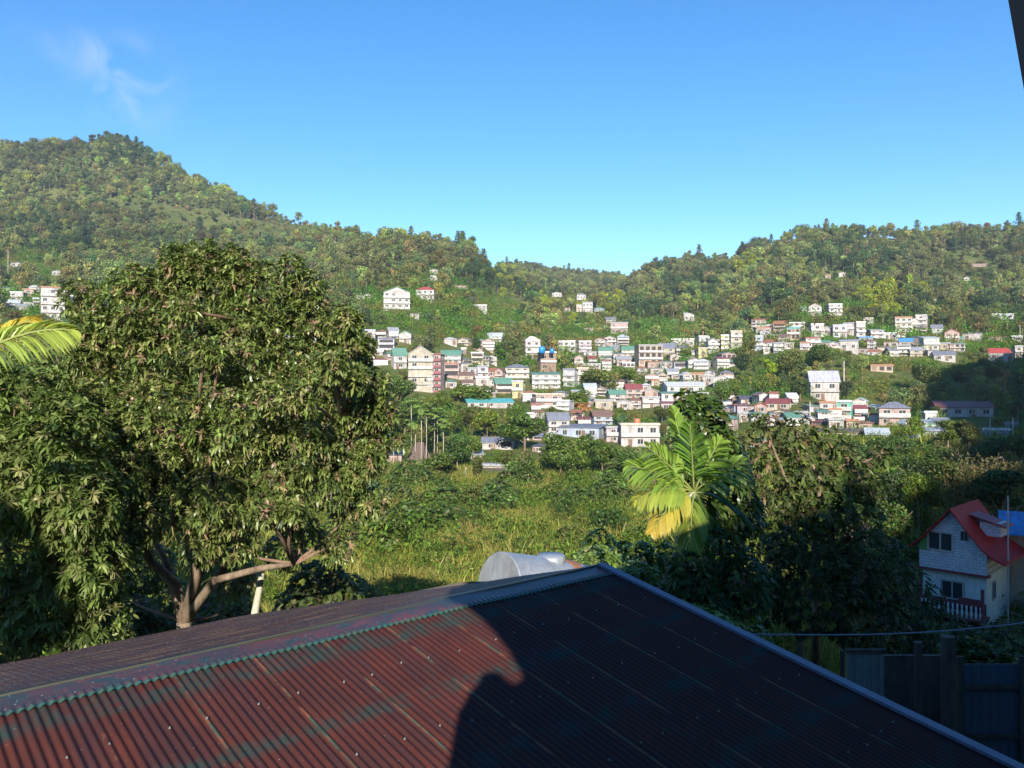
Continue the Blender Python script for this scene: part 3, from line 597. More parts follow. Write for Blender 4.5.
G1, G2, Y1, Y2, DG = (.11,.21,.03), (.20,.30,.05), (.28,.29,.045), (.44,.32,.05), (.05,.10,.02)
pc = pt(694, 492, 18.5)
FR = []
def fpx(x, y, dd, drop, ca, cb, nl=26, ll=.85, lw=.10, tw=0., wf=.35):
    tip = pt(x, y, 18.5+dd); d = tip-pc; d = d+np.array([0, 0, np.linalg.norm(d)*drop]); L = np.linalg.norm(d); FR.append(dict(dirn=d, L=L, drop=drop*np.linalg.norm(tip-pc)/L, nl=nl, ll=ll, lw=lw, colA=ca, colB=cb, twist=tw, wfall=wf))
fpx(672, 408, .5, .10, G1, G2, ll=.74, lw=.09, nl=36); fpx(690, 424, -.6, .12, G1, G1, ll=.70, lw=.09, nl=34); fpx(646, 446, -.3, .15, G2, G2, ll=.72, lw=.085, nl=34, tw=1.1)
fpx(628, 466, -.5, .25, G1, G2, ll=.75, tw=1.0); fpx(720, 440, -.1, .15, G1, G2, ll=.72, lw=.085, nl=34, tw=.9); fpx(744, 462, -.3, .25, G1, G2, ll=.70, lw=.08, tw=1.0)
fpx(636, 500, -.8, .40, G2, Y1, ll=.62, tw=1.0); fpx(652, 532, -.9, .50, Y1, Y2, ll=.62, lw=.09, tw=1.0); fpx(690, 550, -.9, .6, G1, Y1, ll=.6, wf=.8); fpx(715, 545, -.5, .6, DG, G1, ll=.6, wf=.7); fpx(742, 520, -.1, .5, DG, DG); fpx(708, 450, 1.0, .2, G1, DG)  # lower right fronds have their shade put into the dark leaf green
palm('areca_palm', 'green and yellow feather-leaved palm standing behind the peak of the red roof', pc, pt(700, 492, 18.5)[0], FR, .075)
m = MB(); 
cs = bpy.data.objects['areca_palm']
m.tube([pc-[0,0,.75], pc-[0,0,.35], pc+[0,0,.05]], [.08, .10, .05], 10); m.build('crownshaft', plain('palm crownshaft', (.16, .22, .05), .4, .15), cs, off=np.array(cs.location), smooth=True)
# frond reaching in from the left edge
pc = pt(-48, 372, 9.5); FR = []
def fpx9(x, y, dd, drop, ca, cb, **k):
    tip = pt(x, y, 9.5+dd); d = tip-pc; n_ = np.linalg.norm(d); d = d+np.array([0, 0, n_*drop]); L = np.linalg.norm(d); FR.append(dict(dirn=d, L=L, drop=drop*n_/L, colA=ca, colB=cb, **k))
fpx9(76, 330, .2, .45, (.26,.36,.07), (.32,.38,.07), nl=56, ll=.52, lw=.05, wfall=.5, twist=.9); fpx9(38, 318, .5, .35, (.45,.40,.05), (.5,.38,.05), nl=48, ll=.42, lw=.045, wfall=.5, twist=.8)
fpx9(-60, 300, .3, .3, G1, G2, nl=30, ll=.6, lw=.05); fpx9(-150, 360, -.2, .4, G1, G2, nl=30, ll=.6, lw=.05); fpx9(-40, 480, -.6, .6, Y1, Y2, nl=30, ll=.5, lw=.05); fpx9(-110, 330, .8, .3, G1, G2, nl=30, ll=.6, lw=.05)
palm('feather_palm', 'palm reaching in at the left edge with an arching yellow green frond', pc, pt(-55, 372, 9.5)[0], FR, .08)
# ------------------------------------------------------------------ tank, wire, fence, boards
steel = plain('dull galvanised steel', (.38, .41, .46), .40, .6, (.16, .15, .15), 2.2, metal=.35, spec=.6)
rust = plain('rusty strap', (.26, .12, .07), .7, .4)
A = pt(499, 588, 15.6); B = pt(586, 592, 17.0); ax = unit(B-A); r = .70
b0 = (A+B)/2; b0[2] = g1(b0[0], b0[1]); tk = thing('water_tank', b0, 'galvanised metal tank lying behind the peak of the red roof', 'water tank')
m = MB(); m.tube([A-ax*.02, A, A+ax*.9, B, B+ax*.1], [r*.97, r, r*.96, r*.80, .3], 40); m.build('drum', steel, tk, off=b0)
m = MB(); m.tube([A+ax*1.62, A+ax*1.85], [r*.93, r*.92], 36); m.build('strap', rust, tk, off=b0)
m = MB(); c = A+ax*1.35+np.array([0, 0, r*.68]); m.tube([c, c+[0, 0, .22], c+[0, 0, .26]], [.30, .30, .27], 20); m.build('hatch', steel, tk, off=b0, smooth=True)
for s_ in (.3, 1.6): q = A+ax*s_; m = MB(); m.box((q[0], q[1], (q[2]-r*.8+b0[2])/2), (.25, 1.0, max(.3, q[2]-r*.8-b0[2]))); m.build('stand', plain('raw concrete', (.28, .27, .25), .9, .5), tk, off=b0)
m = MB(); W_ = [pt(742, 634, 12.6)+(pt(1075, 616, 15)-pt(742, 634, 12.6))*k/12-np.array([0, 0, .14*math.sin(math.pi*k/12)]) for k in range(13)]
m.tube(W_, .012, 6); tag(m.build('overhead_cable', plain('blue grey cable', (.2, .22, .3), .5, .1), None, loc=W_[0], off=W_[0]), 'single bluish cable running from the roof edge to the right edge', 'cable')
wood = bark('weathered wood', (.045, .036, .03), (.09, .075, .06), 5)
def post(x, y0, y1, D, wpx, label, lean=0):
    a, b_ = pt(x, y0, D), pt(x+lean, y1, D); a[2] = g1(a[0], a[1])-.2; m = MB(); w_ = wpx/F*D/2
    m.tube([a, (a+b_)/2+[.02, 0, 0], b_], [w_*1.1, w_, w_*.9], 8); tag(m.build('wooden_post', wood, None, loc=a, off=a), label, 'post', 'rough posts beside the roof')
post(918, 740, 642, 12.5, 9, 'rough wooden post left of the thicker one, beside the sheet fence'); post(948, 745, 636, 12.3, 15, 'thick dark post at the left end of the sheet fence')
post(842, 720, 650, 13.2, 5, 'thin bluish upright pole just left of the small board panel')
b0 = pt(865, 690, 13); zz = g1(b0[0], b0[1]); pn = thing('board_panel', b0, 'small pale corrugated panel in a frame, beyond the roof edge in the shade', 'panel'); m = MB(); w_ = 38/F*13; h_ = 46/F*13
for k in range(9): m.box((-w_/2+w_*(k+.5)/9, (k % 2)*.015, h_*.35), (w_/9, .02, h_))
m.build('sheet', plain('pale sheet', (.24, .25, .25), .6, .5, (.1, .1, .1), 3), pn, rz=.06)
m = MB(); m.box((0, -.03, h_*.87), (w_*1.06, .05, .05)); m.box((0, -.03, -h_*.16), (w_*1.06, .05, .05)); m.box((-w_*.48, .06, (zz-b0[2])/2), (.06, .06, b0[2]-zz)); m.box((w_*.48, .06, (zz-b0[2])/2), (.06, .06, b0[2]-zz)); m.build('frame', wood, pn)
b0 = pt(955, 740, 13.5); b0[2] = g1(b0[0], b0[1]); fc = thing('sheet_metal_fence', b0, 'bluish sheet metal fence with dark rails at the lower right corner', 'fence')
top = pt(955, 664, 13.5)[2]-b0[2]; Lf = 3.4
m = MB()
for k in range(45): m.box((Lf*(k+.5)/45, (k % 2)*.014, top/2), (Lf/45, .012, top))
m.build('metal_sheets', plain('blue grey sheet', (.09, .10, .15), .5, .5, (.08, .07, .09), 2, spec=.5), fc)
for k in range(4): m = MB(); m.box((.05+k*1.05, -.05, top*.52), (.09, .08, top*1.04)); m.build('fence_post', wood, fc)
for z in (.35, .68, .9): m = MB(); m.box((Lf/2, -.035, top*z), (Lf, .05, .07)); m.build('rail', wood, fc)
m = MB(); p = pt(900, 700, 14.5); zz = g1(p[0], p[1]); m.box((0, 0, (pt(0, 655, 14.5)[2]-zz)/2), (1.5, .08, pt(0, 655, 14.5)[2]-zz)); 
tag(m.build('plank_screen', wood, None, loc=(p[0], p[1], zz)), 'dark plank screen between the pale panel and the posts', 'fence')
# ------------------------------------------------------------------ what stands behind the camera and keeps the sun off
def uz(u, v, y): return (u, y, (v-V[1]*y)/V[2])
own = thing('viewpoint_house', (3, -3, -7.4), 'unseen plastered house the picture is taken from, front wall cut to cast its shadow', 'house')
OB = np.array([3, -3, -7.4]); plaster = plain('grey plaster', (.34, .33, .31), .85, .4)
# unseen front wall, left edge cut to cast the red roof's shadow outline, gable rising to the right ; y from -.9 to -1.1
prof = [(-.32, -9), (-.32, -.45), (-.28, -.1), (-.18, .15), (-.04, .30), (.10, .33), (.20, .29), (.27, .24), (.34, .28), (.38, .36), (.34, .46), (.24, .66), (.12, .84), (-.05, 1.05), (-.24, 1.22), (-.5, 1.33), (-.52, 1.6), (1.0, 1.82), (1.7, 2.35), (2.9, 3.2), (5.2, 4.05), (7.4, 3.4), (7.4, -9)]
m = MB(); m.prism([(u, (v+V[1]*.95)/V[2]) for u, v in prof], -1.1, -.9); m.build('front_wall', plaster, own, off=OB)
rp = [(1.7, 2.35), (2.9, 3.2), (5.2, 4.05), (7.6, 3.35)]
m = MB(); m.prism([(u, (v+V[1]*1.0)/V[2]) for u, v in rp]+[(u, (v+V[1]*1.0)/V[2]-.12) for u, v in rp[::-1]], -7.5, -1.12); m.build('roof', plain('grey roof sheet', (.2, .2, .22), .5, .4), own, off=OB)
m = MB(); m.box((.75, .1, 1.98), (2.3, 2.4, .1)); m.box((5.25, .95, 1.98), (6.7, 4.1, .1)); m.build('added_eave', plain('dark eave boards', (.06, .055, .05), .8, .2), own, off=OB)  # unseen overhang added to block sky light above the red roof
m = MB(); m.box((3.8, -4.3, -3.6), (6.9, 6.2, 7.4)); m.build('rear_wall', plaster, own, off=OB)
m = MB(); m.box((-.6, -1.0, -1.42), (2.6, 1.5, .14)); m.box((-1.82, -1.0, -4.45), (.16, .16, 5.9)); m.build('balcony', plaster, own, off=OB)
m = MB(); a = pt(1001, -40, 1.3); b_ = pt(1029, 118, 1.3); c_ = pt(1060, 118, 1.3); d_ = pt(1060, -40, 1.3)
m.add([a, b_, c_, d_, a-[0,.05,0], b_-[0,.05,0], c_-[0,.05,0], d_-[0,.05,0]], [(0,1,2,3), (7,6,5,4), (0,4,5,1), (1,5,6,2), (2,6,7,3), (3,7,4,0)])
m.build('eave_bracket', plain('dark painted wood', (.035, .03, .035), .6, .2), own, off=OB)
m = MB(); m.tube([pt(1058, 20, 1.27), (1.2, .5, .62), (1.25, -1.0, .5)], .03, 6); m.build('bracket_arm', plain('dark painted wood', (.035, .03, .035)), own, off=OB)
# the person taking the picture (skin modifier body)
def person():
    pts_ = {'pelvis': (.12, -.62, -.78), 'waist': (.11, -.60, -.58), 'chest': (.10, -.57, -.32), 'neck': (.08, -.53, -.10), 'chin': (.07, -.51, .0), 'head': (.06, -.50, .11), 'top': (.06, -.51, .20),
     'ls': (-.10, -.55, -.14), 'le': (-.20, -.40, -.30), 'lw': (-.08, -.22, -.30), 'lh': (-.06, -.14, -.27), 'rs': (.29, -.55, -.17), 're': (.40, -.36, -.34), 'rw': (.22, -.22, -.30), 'rh': (.20, -.14, -.27),
     'lhip': (.02, -.62, -.86), 'lk': (.0, -.56, -1.28), 'la': (.0, -.62, -1.64), 'lt': (-.01, -.42, -1.67), 'rhip': (.22, -.62, -.86), 'rk': (.24, -.56, -1.28), 'ra': (.24, -.62, -1.64), 'rt': (.25, -.42, -1.67)}
    rad = {'pelvis': .14, 'waist': .12, 'chest': .18, 'neck': .10, 'chin': .12, 'head': .15, 'top': .13, 'ls': .12, 'le': .13, 'lw': .09, 'lh': .035, 'rs': .12, 're': .13, 'rw': .09, 'rh': .035, 'lhip': .09, 'lk': .06, 'la': .04, 'lt': .035, 'rhip': .09, 'rk': .06, 'ra': .04, 'rt': .035}
    pts_ = {k: (v[0]-.02, v[1], v[2]+.40) for k, v in pts_.items()}
    ks = list(pts_); E = [('pelvis','waist'),('waist','chest'),('chest','neck'),('neck','chin'),('chin','head'),('head','top'),('chest','ls'),('ls','le'),('le','lw'),('lw','lh'),('chest','rs'),('rs','re'),('re','rw'),('rw','rh'),('pelvis','lhip'),('lhip','lk'),('lk','la'),('la','lt'),('pelvis','rhip'),('rhip','rk'),('rk','ra'),('ra','rt')]
    me = bpy.data.meshes.new('person'); me.from_pydata([pts_[k] for k in ks], [(ks.index(a), ks.index(b)) for a, b in E], []); me.update()
    o = link('person', me); me.materials.append(plain('dark jacket', (.05, .05, .07), .8, .1))
    md = o.modifiers.new('skin', 'SKIN'); sv = me.skin_vertices[0].data
    for i, k in enumerate(ks): sv[i].radius = (rad[k], rad[k]); sv[i].use_root = (k == 'pelvis')
    o.modifiers.new('sub', 'SUBSURF').levels = 2; o.modifiers['sub'].render_levels = 2
    tag(o, 'person standing at the house wall taking the picture, seen only as shadow', 'person')
person()
# trees behind: a bushy one on the left and a line climbing the slope on the right
def shade_tree(x, y, v_top, rr_, label, low=.45, name='garden_tree', n=5200):
    z0 = float(back(np.array([x]), np.array([float(y)]))[0]) if y < -5 else -7.4; zt = (v_top-V[1]*y)/V[2]; H = zt-z0
    t_ = thing(name, (x, y, z0), label, 'tree', 'trees on the slope behind the viewpoint' if x > 0 else None)
    link('trunk', trunk_mesh('trunk', H, .16, int(x*7), low), t_); link('crown', tree_mesh('crown', rr_, H, 10, n, .34, .7, low, seed=int(x*3)), t_)
shade_tree(-8.7, -7, 3.3, 1.7, 'round garden tree left behind the viewpoint whose shade falls on the lower left', .62)
for i, (u, v, y, q) in enumerate([(6.5, 5.7, -22, 1.5), (9, 6.6, -24, 2.2), (14, 8.4, -30, 2.4), (22, 11, -40, 3), (30, 14.8, -50, 3.2), (40, 19.5, -62, 3.5), (52, 25.5, -62, 4), (63, 31, -62, 4), (78, 43, -62, 4.5), (97, 57, -62, 4.5), (113, 74, -62, 5), (128, 87, -62, 5), (88, 50, -62, 4)]):
    shade_tree(u, y, v, q, 'leafy tree on the slope behind the viewpoint', .35, n=2600)
# ------------------------------------------------------------------ houses of the hillside town
WC = {'white': (.50,.47,.47), 'cream': (.47,.42,.34), 'grey': (.42,.43,.46), 'pink': (.46,.32,.30), 'tan': (.45,.36,.27), 'lavender': (.52,.50,.60), 'brown': (.28,.18,.14), 'yellow': (.58,.52,.26), 'teal': (.10,.50,.40), 'beige': (.52,.45,.36), 'maroon': (.30,.08,.10), 'blue': (.34,.42,.55), 'dark': (.12,.11,.12), 'mauve': (.48,.40,.46), 'silver': (.50,.56,.54)}
RC = {'grey': (.30,.31,.34), 'red': (.42,.07,.06), 'maroon': (.24,.07,.07), 'brown': (.20,.12,.10), 'green': (.12,.26,.20), 'teal': (.10,.34,.34), 'blue': (.08,.28,.62), 'white': (.60,.60,.62), 'lavender': (.42,.42,.52), 'dark': (.10,.10,.12), 'rust': (.32,.14,.08), 'magenta': (.45,.08,.16), 'slate': (.20,.21,.26), 'silver': (.45,.50,.55), 'turquoise': (.10,.42,.44)}
def wallm(c): return plain('wall paint '+c, WC[c], .85, .8, (.16, .13, .11), .55)
def roofm(c):
    nm = 'roof sheet '+c
    if nm in MATS: return MATS[nm]
    m, t, b = nt(nm); co = N(t, 'ShaderNodeTexCoord').outputs['Object']
    f = noise(t, scaled(t, co, (4, .7, .7)), 1.0, 4, .6, .4, .65); c2 = tuple(k*.62 for k in RC[c]); cc = mix(t, f, RC[c], c2)
    cc = mix(t, noise(t, co, .9, 3, .6, .62, .75), cc, (.18, .10, .07)); t.links.new(cc, b.inputs['Base Color']); b.inputs['Roughness'].default_value = .55
    MATS[nm] = m; return m
GLASS = plain('dark window glass', (.035, .04, .05), .2, .1, spec=.6); FRM = plain('window frame', (.45, .44, .42), .7, .3); DARK = plain('recess shade', (.05, .045, .05), .9, .2); SLAB = plain('pale concrete slab', (.55, .54, .52), .85, .5)
cube = MB(); cube.box((0, 0, 0), (1, 1, 1)); WPANE = {}
def window_mesh(fr):      # unit window: frame border and pane, sizes set by scale
    if fr not in WPANE:
        a = MB(); 
        for c, s in (((0, 0, .46), (1, 1, .08)), ((0, 0, -.46), (1, 1, .08)), ((-.46, 0, 0), (.08, 1, .84)), ((.46, 0, 0), (.08, 1, .84)), ((0, 0, 0), (.06, .9, .84))): a.box(c, s)
        n = len(a.f); a.box((0, .12, 0), (.84, .5, .84)); me = mesh('window', a.v, a.f, [FRM, GLASS], fmat=[0]*n+[1]*(len(a.f)-n)); WPANE[fr] = me
    return WPANE[fr]
HOUSES = []      # px rect and depth, for keeping trees out of the way
def house(px, pyb, wpx, hpx, wc, rc, rt, st, label, rz=0.0, name='house', extra='', depth=None, D=None, group='hillside town houses'):
    if D is None: x0, D = hit(px, pyb)
    X_ = (px-512)/F*D; k = D/F; w_ = wpx*k; h = hpx*k; d = depth or max(4.5, min(w_*.8, 9)); zb = (384-pyb)/F*D
    wpx *= 1.13; hpx *= 1.06
    HOUSES.append((px, pyb, wpx, hpx, D)); az = -math.atan2(X_, D)
    t_ = thing(name, (X_, D+d/2, zb), label, 'building' if 'building' in name or 'block' in name else ('shed' if 'shed' in name or 'hut' in name else 'house'), group, az*.7+rz)
    wm = wallm(wc); rh = {'gable': .24, 'side': .28, 'hip': .26, 'shed': .14, 'flat': .05}[rt]*h; rh = min(rh, w_*.32, 3.0) if rt != 'flat' else .25
    if rt == 'side': rh = min(.36*h, 3.4)
    hw = h-rh; b = MB(); b.box((0, 0, hw/2-2.0), (w_, d, hw+4.0))
    o = .35
    if rt == 'gable': b.prism([(-w_/2, hw), (w_/2, hw), (0, hw+rh*.92)], -d/2, d/2)
    if rt == 'shed': b.add([(-w_/2, d/2, hw), (w_/2, d/2, hw), (w_/2, d/2, hw+rh*.8), (-w_/2, d/2, hw+rh*.8), (-w_/2, -d/2, hw), (w_/2, -d/2, hw)], [(0, 1, 2, 3), (0, 3, 4), (1, 5, 2)])
    b.build('wall', wm, t_)
    rm = roofm(rc); r = MB(); W2, D2 = w_/2+o, d/2+o
    if rt == 'gable':
        e = o*rh/(w_/2)
        for s in (-1, 1): r.add([(0, -D2, hw+rh), (0, D2, hw+rh), (s*W2, D2, hw-e), (s*W2, -D2, hw-e), (0, -D2, hw+rh+.12), (0, D2, hw+rh+.12), (s*W2, D2, hw-e+.1), (s*W2, -D2, hw-e+.1)], [(0,1,2,3), (7,6,5,4), (0,3,7,4), (1,5,6,2), (3,2,6,7)])
    elif rt == 'side':
        for s in (-1, 1): r.add([(-W2, 0, hw+rh), (W2, 0, hw+rh), (W2, s*D2, hw-.1), (-W2, s*D2, hw-.1), (-W2, 0, hw+rh+.12), (W2, 0, hw+rh+.12), (W2, s*D2, hw+.02), (-W2, s*D2, hw+.02)], [(0,1,2,3), (7,6,5,4), (0,3,7,4), (1,5,6,2), (3,2,6,7)])
        r.add([(-w_/2, -d/2, hw), (-w_/2, d/2, hw), (-w_/2, 0, hw+rh*.95), (w_/2, -d/2, hw), (w_/2, d/2, hw), (w_/2, 0, hw+rh*.95)], [(0, 1, 2), (3, 5, 4)])
    elif rt == 'hip':
        rl = max(0, w_/2-d/2*.9); z1 = hw+rh; r.add([(-W2, -D2, hw), (W2, -D2, hw), (W2, D2, hw), (-W2, D2, hw), (-rl, 0, z1), (rl, 0, z1)], [(0, 1, 5, 4), (1, 2, 5), (2, 3, 4, 5), (3, 0, 4), (0, 3, 2, 1)])
    elif rt == 'shed':
        r.add([(-W2, -D2, hw), (W2, -D2, hw), (W2, D2, hw+rh), (-W2, D2, hw+rh), (-W2, -D2, hw+.1), (W2, -D2, hw+.1), (W2, D2, hw+rh+.1), (-W2, D2, hw+rh+.1)], [(0,3,2,1), (4,5,6,7), (0,1,5,4), (1,2,6,5), (2,3,7,6), (3,0,4,7)])
    else:
        r.box((0, 0, hw+.1), (w_+.5, d+.5, .2)); r.box((0, -d/2-.1, hw+.32), (w_+.3, .12, .35))
    r.build('roof', rm, t_)
    sh = hw/st; wn = max(1, min(6, int(w_/2.6))); rr = random.Random(int(px*31+pyb))
    if st >= 2 or 'b' in extra:
        for i in range(1 if 'b' not in extra else 0, st):
            bal = MB(); z = i*sh; bal.box((0, -d/2-.3, z), (w_+.12, .75, .16))
            if 'b' in extra or rr.random() < .45: bal.box((0, -d/2-.64, z+.5), (w_+.1, .07, .75))
            if i or 'b' in extra: bal.build('balcony' if len(bal.v) > 8 else 'floor_slab', SLAB if 'p' not in extra else wallm('maroon'), t_)
    if 'v' in extra:     # open storeys: flat dark panels painted for the shade inside
        for i in range(st): q = MB(); q.box((0, -d/2-.012, i*sh+sh*.6), (w_*.86, .03, sh*.5)); q.build('opening_panel', DARK, t_)
    elif 'f' in extra:   # column frame: bays are flat panels, mostly dark for the shade inside
        for i in range(st):
            for j in range(wn+1): q = link('opening_panel', None) if False else None
        for i in range(st):
            nn = max(3, int(w_/2.2))
            for j in range(nn): q = MB(); q.box((-w_/2+w_*(j+.5)/nn, -d/2-.012, i*sh+sh*.56), (w_/nn*.66, .03, sh*.62)); q.build('opening_panel', DARK if rr.random() < .8 else wallm('brown'), t_)
    else:
        for i in range(st):
            for j in range(wn):
                if rr.random() < .16: continue
                ww = min(1.5, w_/wn*.55)*rr.choice((1, 1, .8)); wh = min(1.35, sh*.5); 
                link('window', window_mesh(0), t_, (-w_/2+w_*(j+.5)/wn, -d/2-.015, i*sh+sh*.56), 0, (ww, .10, wh))
        q = MB(); q.box((w_*.5*rr.uniform(-.6, .6), -d/2-.02, min(1.05, sh*.4)), (.95, .07, min(2.1, sh*.8)))
        if st <= 2: q.build('door', plain('brown door', (.16, .09, .06), .6, .2), t_)
        for s in (-1, 1): link('window', window_mesh(0), t_, (s*(w_/2+.015), 0, sh*(st-.45)), math.pi/2, (1.2, .10, 1.1))
    if 's' in extra:
        for j in range(3): q = MB(); q.box((-w_*.42+w_*.42*j, -d/2+.2, -1.4), (.22, .22, 3.0)); q.build('stilt', SLAB, t_)
    return t_
